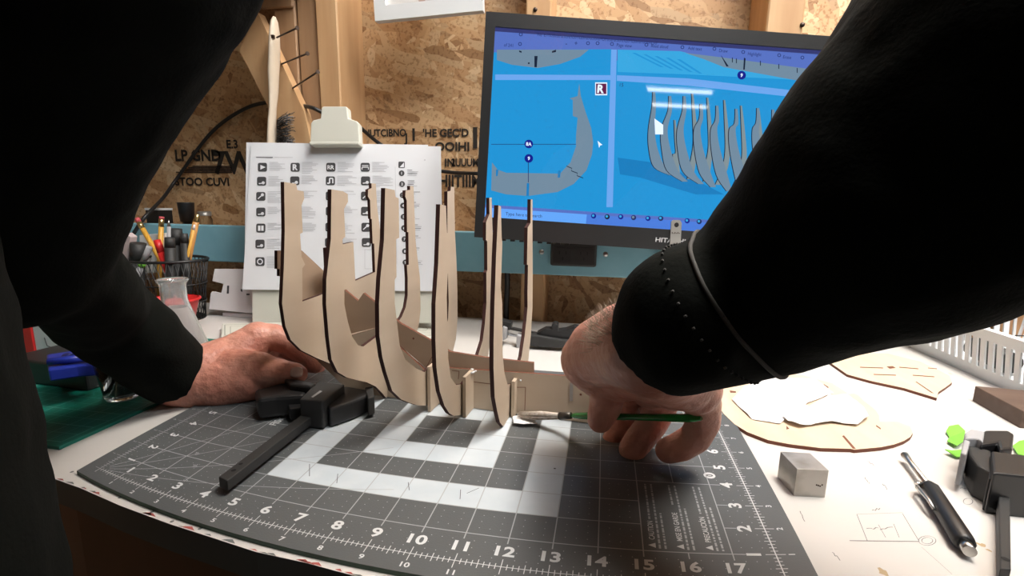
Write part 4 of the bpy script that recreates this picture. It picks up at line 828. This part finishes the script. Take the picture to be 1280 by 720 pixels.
ply_flat([(1030, 448), (1049, 461), (1059, 468), (1088, 476), (1130, 485), (1171, 497.5), (1173, 490), (1182, 484), (1190, 478), (1187, 470), (1172, 462), (1150, 452), (1110, 442), (1060, 440)], 'plywood_part', 'smaller pointed plywood part near the white basket',
         [sl(1075, 459, 1104, 460, 1.2), sl(1124, 459, 1148, 461, 1.2), sl(1092, 468, 1120, 469, 1.2), sl(1141, 469, 1168, 471, 1.2), ((1108, 458), (1116, 457.5), (1120, 460), (1112, 461)), ((1144, 477), (1146, 477), (1168, 492), (1164, 491)), sl(1160, 460, 1171, 461)])
# paper scraps on it
def crumple(pts, z, amp, label, name='paper_scrap'):
    P = [at_z(*q, z) for q in pts]; bm = bmesh.new(); vs = [bm.verts.new(p) for p in P]; bm.faces.new(vs); bmesh.ops.triangulate(bm, faces=bm.faces[:]); 
    for _ in range(4): bmesh.ops.subdivide_edges(bm, edges=bm.edges[:], cuts=1, use_grid_fill=True)
    for v in bm.verts:
        v.co.z += amp * (noise.noise(v.co * 60) + .5 * noise.noise(v.co * 140) + .5)
    me = bpy.data.meshes.new(name); bm.to_mesh(me); bm.free(); me.materials.append(PAPERW); o = bpy.data.objects.new(name, me); COL.objects.link(o)
    s = o.modifiers.new('s', 'SOLIDIFY'); s.thickness = .0002
    return tag(o, label, 'paper')
crumple([(915, 500), (930, 484), (960, 472), (1018, 474), (1042, 492), (1010, 504), (975, 530), (940, 524)], ZP + .0008, .0012, 'white paper scrap on the left half of the large plywood part')
crumple([(978, 522), (1000, 506), (1012, 509), (1035, 496), (1058, 494), (1076, 507), (1086, 522), (1072, 531), (1040, 527), (1000, 533), (985, 528)], ZP + .0022, .0022, 'crumpled white paper scrap by the stepped inner edge of the plywood part')
crumple([(641, 521), (655, 519), (666, 522), (671, 531), (655, 532), (642, 530)], .0022, .0012, 'small torn white paper scrap at the foot of the nearest rib')
# brown block
A, B_ = at_z(1215, 501, TZ), at_z(1274, 535, TZ); d = (B_ - A).normalized(); u = V((-d.y, d.x, 0)); u = u if u.x > 0 else -u
b = MB(); b.ext([A, B_, B_ + u * .05, A + u * .05], V((0, 0, .0165)), BRN); tag(b.build('wood_block', None, .0008), 'dark brown wooden block in front of the white basket', 'block')
# basket
bk = empty('plastic_basket', (.87, .40, TZ), 'white slotted plastic basket at the right end of the bench', 'basket')
X0, X1, Y0, Y1, HB = .803, .93, .262, .515, .058
def wall(o0, o1, nsl, name='side_wall'):     # a slotted, slightly flaring wall between two ground points
    o0, o1 = V((*o0, TZ)), V((*o1, TZ)); dd = (o1 - o0); L = dd.length; dd.normalize(); nn = V((dd.y, -dd.x, 0)); f = lambda s, h, k=0: o0 + dd * s + nn * (h * .12 + k) + V((0, 0, h))
    b = MB(); t = .002
    def slab(s0, s1, h0, h1, tt=t, e=0):
        b.prism([f(s0, h0, e), f(s1, h0, e), f(s1, h1, e), f(s0, h1, e)], [f(s0, h0, -tt), f(s1, h0, -tt), f(s1, h1, -tt), f(s0, h1, -tt)], WPL)
    slab(0, L, 0, .014); slab(0, L, HB - .010, HB)
    p = L / nsl
    for k in range(nsl + 1): slab(max(0, k * p - p * .28), min(L, k * p + p * .28), .014, HB - .010)
    slab(0, L, HB, HB + .003, .007, .003); b.build(name, bk)
wall((X0, Y1), (X0, Y0), 22); wall((X0, Y0), (X1, Y0), 11); wall((X1, Y0), (X1, Y1), 22); wall((X1, Y1), (X0, Y1), 11)
b = MB(); b.b2((X0, Y0, TZ), (X1, Y1, TZ + .0015), WPL); b.build('base', bk)
lab_items = ((.83, .30, BLK2, 'dark tool pouch'), (.87, .36, mat('maroon', (.10, .03, .03), .7), 'maroon bundle'), (.84, .43, BLK2, 'black tool roll'))
for (x, y, m, nm) in lab_items:
    b = MB(); b.tube([V((x, y - .028, .014)), V((x + .005, y + .03, .017))], [.013, .0145], m, 14); tag(b.build('tool_roll'), nm + ' lying inside the white basket', 'tool roll')
tubeo('thin_wire', [V((.806, .36, HB)), V((.81, .33, HB + .006)), V((.808, .30, HB + .004)), V((.80, .285, .04)), V((.797, .28, .015)), V((.79, .27, .003))], .0007, INKD, 'thin dark wire draped over the basket rim', 'wire', 6)
pk = empty('snack_packet', (1.03, .44, TZ), 'red packet with yellow lettering beyond the white basket', 'packet')
b = MB(); b.box((1.045, .43, .047), (.11, .13, .10), RED, Matrix.Rotation(.3, 3, 'Z')); b.build('bag', pk, .004)
b = MB(); yf = lambda x, z: V((0.992, .455 - x, .075 + z)) if False else V((1.045, .43, .047)) + Matrix.Rotation(.3, 3, 'Z') @ V((-.0555, -x, z))
b.text(yf, 'FNI', .02, .025, .03, YEL, bold=.04); b.text(yf, 'SNAX', -.03, .03, .022, YEL, bold=.04) if False else None
b.build('lettering', pk)
b = MB(); b.lathe([(0, 0), (.03, 0), (.03, .08), (.026, .085), (0, .085)], (1.0, .335, TZ), mat('grey_tin', (.4, .4, .4), .4, .5), 30); tag(b.build('grey_tin'), 'grey round tin right of the white basket', 'tin')

# ================================================================== GREEN BRUSH IN THE HAND
tl = empty('glue_brush', at_y(710, 519, .155), 'translucent green handled glue brush held in the right hand against the keel', 'brush')
G0, G1 = at_y(714, 519.5, .148), at_y(877, 523, .088)
gd = (G1 - G0)
b = MB(); b.tube([G0 + gd * t for t in (0, .04, .15, .35, .55, .75, .93, 1)], [.0018, .0032, .0038, .0036, .0033, .0036, .0038, .002], TRGR, 14, flat=.75); o = b.build('handle', tl); o['label'] = 'translucent green handle'
b = MB(); F0 = at_y(700, 520, .153); b.tube([G0, F0], [.0028, .0034], mat('ferrule_dark', (.10, .09, .08), .4, .7), 12); b.build('ferrule', tl)
b = MB(); Tp = at_y(648, 518, .168)
for k in range(60):
    e = V((random.uniform(-.003, .003), random.uniform(-.003, .003), random.uniform(-.0022, .0025))); m_ = F0.lerp(Tp, .5) + e * 1.2; b.tube([F0 + e * .7, m_, Tp + e * .9 + (F0 - Tp) * random.uniform(0, .25)], [.0006, .0006, .0003], BRISW, 5)
o = b.build('bristles', tl); o['kind'] = 'stuff'; o['label'] = 'short pale bristles clogged with glue'

# ================================================================== PERSON
def ball(vs, fs, c, r, n=10):
    base = len(vs); c = V(c); m_ = n
    vs.append(c + V((0, 0, r)))
    for i in range(1, n):
        a = PI * i / n
        for k in range(2 * n): t = PI * k / n; vs.append(c + V((math.sin(a) * math.cos(t), math.sin(a) * math.sin(t), math.cos(a))) * r)
    vs.append(c - V((0, 0, r))); N = 2 * n
    for k in range(N): fs.append((base, base + 1 + k, base + 1 + (k + 1) % N))
    for i in range(n - 2):
        for k in range(N): a = base + 1 + i * N; fs.append((a + k, a + N + k, a + N + (k + 1) % N, a + (k + 1) % N))
    a = base + 1 + (n - 2) * N; e = len(vs) - 1
    for k in range(N): fs.append((a + k, e, a + (k + 1) % N))
def cone(vs, fs, p, q, r0, r1, n=20):
    p, q = V(p), V(q); t = (q - p)
    if t.length < 1e-5: return
    t.normalize(); a = t.cross(V((0, 0, 1)) if abs(t.z) < .9 else V((1, 0, 0))).normalized(); b_ = t.cross(a); base = len(vs)
    for c, r in ((p, r0), (q, r1)):
        for k in range(n): an_ = 2 * PI * k / n; vs.append(c + (a * math.cos(an_) + b_ * math.sin(an_)) * r)
    for k in range(n): fs.append((base + k, base + (k + 1) % n, base + n + (k + 1) % n, base + n + k))
    fs.append(tuple(base + k for k in range(n))[::-1]); fs.append(tuple(base + n + k for k in range(n)))
def blob(name, chains, vox, sm, m, flat_start=()):
    vs, fs = [], []
    for ci, ch in enumerate(chains):
        for i, (p, r) in enumerate(ch):
            if not (ci in flat_start and i == 0): ball(vs, fs, p, r)
            if i: cone(vs, fs, ch[i - 1][0], p, ch[i - 1][1], r)
    me = bpy.data.meshes.new(name); me.from_pydata([tuple(v) for v in vs], [], fs); me.update()
    o = bpy.data.objects.new(name, me); COL.objects.link(o)
    r = o.modifiers.new('r', 'REMESH'); r.mode = 'VOXEL'; r.voxel_size = vox; r.use_smooth_shade = True
    if sm: s = o.modifiers.new('s', 'SMOOTH'); s.factor = .5; s.iterations = sm
    dg = bpy.context.evaluated_depsgraph_get(); me2 = bpy.data.meshes.new_from_object(o.evaluated_get(dg))
    o.modifiers.clear(); o.data = me2; me2.materials.clear(); me2.materials.append(m)
    for p in me2.polygons: p.use_smooth = True
    return o
J = lambda px, py, y, r: (at_y(px, py, y), r)
N_ = lambda l, u_, d_, r: (near_cam(l, u_, d_), r)
from mathutils.bvhtree import BVHTree
def bvh(o): return BVHTree.FromPolygons([v.co for v in o.data.vertices], [tuple(p.vertices) for p in o.data.polygons])
# --- left hand
LW = J(228, 473, .150, .0275)
LE = N_(-.288, .028, .27, .034)
L = [
 [LE, N_(-.286, .008, .30, .024), J(152, 406, .104, .027), LW],
 [LW, J(258, 466, .163, .029), J(290, 452, .182, .027), J(322, 424, .200, .0185)],
 [J(245, 478, .155, .026), J(280, 478, .160, .026), J(312, 474, .163, .021)],
 [J(262, 474, .170, .028), J(300, 462, .20, .026), J(332, 432, .225, .018)],
 [J(262, 484, .165, .022), J(300, 484, .175, .022), J(318, 478, .19, .018)],
 [J(321, 423, .200, .0175), J(342, 421, .208, .0140), J(364, 431, .214, .0122), J(386, 449, .216, .0100), J(394, 457, .216, .0085)],
 [J(330, 430, .226, .0160), J(355, 432, .24, .0125), J(378, 446, .246, .0115), J(396, 462, .246, .0090)],
 [J(322, 446, .235, .0150), J(350, 452, .255, .0120), J(372, 464, .262, .0105), J(388, 474, .262, .0085)],
 [J(310, 462, .235, .0140), J(336, 468, .258, .0105), J(354, 476, .264, .0095), J(368, 482, .264, .0075)],
 [J(295, 466, .168, .024), J(322, 463, .166, .0185), J(340, 465, .164, .0145), J(354, 466.5, .163, .0125), J(368, 467, .162, .0105), J(372, 468, .162, .0092)],
]
left = blob('left', L, .0016, 3, SKIN)
# --- right hand
RWr = J(822, 432, .048, .031)
RE = N_(.245, .13, .135, .045)
Rr = [
 [RE, N_(.19, .08, .169, .041), N_(.155, .036, .193, .038), N_(.118, .000, .235, .031), RWr],
 [RWr, J(785, 432, .085, .029), J(752, 440, .112, .0255), J(738, 450, .120, .0225)],
 [J(800, 440, .085, .028), J(795, 455, .11, .025), J(775, 462, .122, .024), J(752, 462, .124, .022)],
 [RWr, J(838, 455, .078, .026), J(855, 472, .088, .022), J(868, 484, .092, .018)],
 [J(815, 450, .09, .026), J(822, 470, .115, .023), J(815, 482, .128, .018)],
 # thumb over the handle
 [J(745, 456, .122, .0225), J(757, 476, .124, .0165), J(759, 493, .124, .0135), J(757, 507, .123, .0125), J(752, 519, .122, .0110), J(750, 525, .122, .0098)],
 # index, middle, ring behind and below the handle
 [J(790, 478, .142, .0150), J(790, 500, .158, .0120), J(783, 522, .160, .0112), J(773, 541, .156, .0104), J(766, 551, .152, .0092)],
 [J(810, 480, .142, .0150), J(812, 505, .162, .0118), J(806, 530, .164, .0110), J(794, 552, .158, .0100)],
 [J(832, 480, .124, .0155), J(828, 505, .136, .0120), J(815, 530, .136, .0116), J(798, 551, .132, .0112), J(790, 562, .129, .0104)],
 # little finger curling back under
 [J(866, 482, .094, .0170), J(877, 502, .100, .0130), J(880, 526, .106, .0112), J(869, 547, .110, .0108), J(851, 558, .112, .0106), J(835, 563, .113, .0094)],
 [J(842, 476, .095, .02), J(866, 490, .098, .0135)],
]
right = blob('right', Rr, .0016, 3, SKIN)
# --- rest of the body: head, neck, trunk, upper arms, legs, inside the clothes
SL, SR = near_cam(-.13, .27, .06), near_cam(.25, .28, -.10)
NECK = near_cam(.06, .33, -.06); HD = near_cam(.08, .47, .02)
PEL = near_cam(-.14, -.26, -.17); BEL = near_cam(-.22, -.12, -.06); CH = near_cam(.0, .2, -.17)
hipL, hipR = PEL + V((-.09, .01, -.06)), PEL + V((.09, 0, -.06)); kL, kR = V((hipL.x - .02, hipL.y + .06, -.46)), V((hipR.x + .03, hipR.y + .05, -.46)); aL, aR = V((kL.x, kL.y - .05, -.85)), V((kR.x + .01, kR.y - .05, -.85))
body = [[(SL, .055), N_(-.17, .22, .13, .048), N_(-.192, .160, .20, .043), N_(-.220, .120, .22, .042), LE], [(SR, .055), N_(.26, .21, .02, .05), RE], [(SL, .06), (CH, .12), (SR, .06)], [(HD, .05), (NECK, .055), (CH, .12), (BEL, .115), (PEL, .125)],
 [(HD + V((0, 0, .045)), .082), (HD + FW * .03, .078), (HD + FW * .06 + V((0, 0, -.055)), .048)],
 [(HD + FW * .105 + V((0, 0, -.005)), .010), (HD + FW * .125 + V((0, 0, -.03)), .014)],
 [(HD + RT * .083, .012), (HD + RT * .085 + V((0, 0, .025)), .013)], [(HD - RT * .083, .012), (HD - RT * .085 + V((0, 0, .025)), .013)],
 [(HD + FW * .088 + RT * .02 + V((0, 0, -.062)), .008), (HD + FW * .088 - RT * .02 + V((0, 0, -.062)), .008)],
 [(hipL, .085), (kL, .058), (aL, .042), (aL + V((0, .13, -.03)), .03)], [(hipR, .085), (kR, .058), (aR, .042), (aR + V((0, .13, -.03)), .03)], [(PEL, .12), (hipL, .09)], [(PEL, .12), (hipR, .09)]]
trunk = blob('trunk', body, .009, 4, SKIN)
bm = bmesh.new()
for o in (left, right, trunk): bm.from_mesh(o.data)
me = bpy.data.meshes.new('person'); bm.to_mesh(me); bm.free(); me.materials.append(SKIN)
for p in me.polygons: p.use_smooth = True
for o in (left, right, trunk): bpy.data.objects.remove(o)
person = bpy.data.objects.new('person', me); COL.objects.link(person)
tag(person, 'person in a black sweatshirt steadying the model ship and brushing glue', 'person')
# clothes
cuffL = at_y(216, 470, .143); cuffL0 = at_y(219, 471, .146)
topC = [
 [(at_y(227, 471, .150), .0318), (at_y(196, 447, .130), .0330), (at_y(165, 417, .105), .0345), (at_y(128, 390, .085), .0345), (near_cam(-.287, .006, .305), .0315), (near_cam(-.290, .026, .27), .050), (near_cam(-.262, .072, .245), .057), (near_cam(-.218, .121, .22), .062), (near_cam(-.184, .160, .20), .071), (near_cam(-.17, .22, .13), .08), (SL, .085)],
 [(at_y(836, 421, .042), .0335), (at_y(864, 394, .022), .0375), (near_cam(.1076, -.0105, .245), .040), (near_cam(.1238, -.001, .23), .0425), (near_cam(.157, .036, .193), .060), (near_cam(.192, .078, .169), .072), (near_cam(.245, .13, .135), .075), (near_cam(.26, .21, .02), .08), (SR, .085)],
 [(SL, .085), (near_cam(-.05, .33, -.08), .08), (NECK - V((0, 0, .02)), .075), (near_cam(.16, .33, -.12), .08), (SR, .085)],
 [(SL, .08), (CH, .15), (SR, .08)], [(CH, .15), (near_cam(-.20, -.02, -.10), .14), (near_cam(-.27, -.14, .07), .135), (near_cam(-.27, -.25, .05), .135)], [(CH, .15), (BEL, .14), (PEL, .15)],
 [(near_cam(-.22, .18, -.06), .085), (near_cam(-.27, .02, .115), .098), (near_cam(-.27, -.06, .12), .106), (near_cam(-.262, -.14, .12), .111), (near_cam(-.272, -.26, .12), .103), (near_cam(-.2, -.36, .03), .11)],
]
shirt = blob('sweatshirt', topC, .004, 5, CLOTH, flat_start=(0, 1))
_nv = [v.normal.copy() for v in shirt.data.vertices]      # soft cloth folds
_cv = [v.co + n_ * (.0022 * noise.noise(v.co * 22) + .0014 * noise.noise(v.co * 60)) for v, n_ in zip(shirt.data.vertices, _nv)]
shirt.data.vertices.foreach_set('co', [c for v in _cv for c in v])
set_parent(shirt, person); shirt.name = 'sweatshirt'; shirt['label'] = 'black fleece sweatshirt'
leg = blob('trousers', [[(PEL, .15), (hipL, .11), (kL, .085), (aL, .07)], [(PEL, .15), (hipR, .11), (kR, .085), (aR, .07)]], .01, 4, TROU); set_parent(leg, person); leg.name = 'trousers'
for a in (aL, aR):
    s = blob('shoe', [[(a, .055), (a + V((0, .06, -.02)), .048), (a + V((0, .16, -.03)), .038)]], .007, 4, BLK2); set_parent(s, person); s.name = 'shoe'
h = blob('hair', [[(HD + V((0, 0, .06)), .088), (HD - FW * .03 + V((0, 0, .03)), .085)]], .006, 2, HAIR); set_parent(h, person); h.name = 'hair'
# hem stitching round the right cuff
def ring_on(mesh_o, c, ax, r, w, name, m, a0=0, a1=2 * PI, nseg=60, lift=.0006, dots=False):
    ax = ax.normalized(); e1 = ax.cross(V((0, 0, 1))).normalized(); e2 = ax.cross(e1); pts = []
    for k in range(nseg + 1):
        a = a0 + (a1 - a0) * k / nseg; dr = e1 * math.cos(a) + e2 * math.sin(a); loc, no, hit, _ = mesh_o.ray_cast(c + dr * r * 2.2, -dr)
        if loc is not None: pts.append(loc + dr * lift)
    b = MB()
    if dots:
        for p in pts[::2]: b.tube([p, p + ax * .0012], .0006, m, 5)
    elif len(pts) > 2: b.tube(pts, w, m, 6)
    if b.v: b.build(name, shirt)
SHB = bvh(shirt); PEB = bvh(person)
axr = near_cam(.1238, -.001, .23) - at_y(836, 421, .042)
ring_on(SHB, near_cam(.116, -.006, .237), axr, .052, .0011, 'cuff_seam', SEAM)
ring_on(SHB, near_cam(.1076, -.0105, .245), axr, .05, .0006, 'cuff_stitching', SEAM, dots=True, nseg=110)
# nails
def nail(px, py, y, r, d):
    c = at_y(px, py, y); toC = (CAM - c).normalized(); b = MB(); d = V(d).normalized(); s = d.cross(toC).normalized(); c = c + toC * .0006
    vs = []; nf = []
    for i in range(7):
        for j in range(7):
            u_, v_ = (i - 3) / 3, (j - 3) / 3; k = math.sqrt(max(0, 1 - .35 * (u_ * u_ + v_ * v_))); vs.append(c + s * u_ * r * .8 * math.sqrt(1 - v_ * v_ * .4) + d * v_ * r * math.sqrt(1 - u_ * u_ * .4) + toC * (k - 1) * r * .9)
    for i in range(6):
        for j in range(6): nf.append((i * 7 + j, i * 7 + j + 1, (i + 1) * 7 + j + 1, (i + 1) * 7 + j))
    b.raw(vs, nf, NAIL, True); o = b.build('fingernail', person); so = o.modifiers.new('s', 'SOLIDIFY'); so.thickness = .0006
nail(371, 465, .152, .0058, RT)
# wrist hairs
b = MB()
for k in range(110):
    px, py = random.choice(((random.uniform(736, 776), None), (random.uniform(745, 776), None))); py = 385 + (776 - px) * .78 + random.uniform(-2, 26)
    d_ = ray(px, py).normalized(); loc, no, hit, _ = PEB.ray_cast(CAM, d_)
    if loc is None:
        continue
    tip = loc + no * random.uniform(.003, .007) + UP * random.uniform(.0, .005) - RT * random.uniform(0, .005); b.tube([loc, loc.lerp(tip, .5) + no * .001, tip], [.00012, .00010, .00004], mat('arm_hair', (.30, .22, .16), .5), 4)
for k in range(70):
    t = random.random(); px, py = 773 - 36 * t, 384 + 25 * t + random.uniform(1, 5)
    loc, no, hit, _ = PEB.ray_cast(CAM, ray(px, py).normalized())
    if loc is not None: tip = loc + UP * random.uniform(.004, .009) - RT * random.uniform(-.002, .006); b.tube([loc, tip], [.00014, .00005], mat('arm_hair', (.30, .22, .16), .5), 4)
if b.v: o = b.build('wrist_hair', person); o['kind'] = 'stuff'

# ================================================================== LIGHTS
def tube_light(name, c, d, L, label, n=2, gap=.09, es=None):
    o = empty(name, c, label, 'ceiling light', 'fluorescent shop lights'); c, d = V(c), V(d).normalized(); s = d.cross(V((0, 0, 1))).normalized()
    R3 = Matrix((d, s, V((0, 0, 1)))).transposed()
    b = MB(); b.box(c + V((0, 0, .045)), (L + .06, .22, .05), LAMPH, R3); b.build('housing', o)
    for k in range(n):
        q = c + s * (gap * (k - (n - 1) / 2)); b = MB(); b.tube([q - d * L / 2, q + d * L / 2], .016, LAMPW if es is None else es, 14); b.build('lamp_tube', o)
    return o
LK = mat('lamp_tube_key', (.9, .9, .9), .5, emit=(1, .95, .88), es=30)
def seen_in_screen(px, py, y):        # where a far lamp must hang for its glint on the glossy screen
    d = ray(px, py); P = CAM + d * ((mp(0, 0) - CAM).dot(MN) / d.dot(MN)); q = d - MN * (2 * d.dot(MN)); return P + q * ((y - P.y) / q.y)
for q0, q1, y, lb in (((772, 113), (890, 113), -3.9, 'nearest fluorescent shop light over the far side of the room'), ((758, 132), (884, 131), -4.7, 'fluorescent shop light deepest in the room'), ((617, 131), (645, 138), -5.1, 'fluorescent shop light at the room far end, seen nearly end-on')):
    p, q = seen_in_screen(*q0, y), seen_in_screen(*q1, y if y > -5 else -4.0); p.z = q.z = (p.z + q.z) / 2
    tube_light('shop_light', (p + q) / 2, q - p, (q - p).length, lb, 1)
tube_light('shop_light', (.80, .17, 1.45), (1, .1, 0), 1.1, 'twin-tube fluorescent shop light straight above the cutting mat', 2, .12, LK)
def area(loc, tgt, sx, sy, pw, col):
    l = bpy.data.lights.new('key_fill_area', 'AREA'); l.shape = 'RECTANGLE'; l.size = sx; l.size_y = sy; l.energy = pw; l.color = col
    o = bpy.data.objects.new('key_fill_area', l); COL.objects.link(o); o.location = loc; o.rotation_euler = (V(tgt) - V(loc)).to_track_quat('-Z', 'Y').to_euler(); return o
area((.80, .17, 1.41), (.45, .18, 0), 1.0, .25, 31, (1, .94, .87))
tube_light('shop_light', (1.0, -.60, 1.50), (1, .1, 0), 1.2, 'added twin-tube fill light above the standing person', 2, .12, LK)  # unseen fixture added as fill for upright faces such as the paper
area((1.0, -.60, 1.46), (.35, .45, .15), 1.1, .25, 13, (.84, .92, 1))  # cool light of the added fill
wd = bpy.data.worlds.new('world'); bpy.context.scene.world = wd; wd.use_nodes = True
wd.node_tree.nodes['Background'].inputs[0].default_value = (.5, .55, .6, 1); wd.node_tree.nodes['Background'].inputs[1].default_value = .05
vs_ = bpy.context.scene.view_settings; vs_.view_transform = 'Standard'; vs_.look = 'None'; vs_.exposure = 0; vs_.gamma = 1; vs_.use_curve_mapping = False
bpy.context.scene.cycles.max_bounces = 6
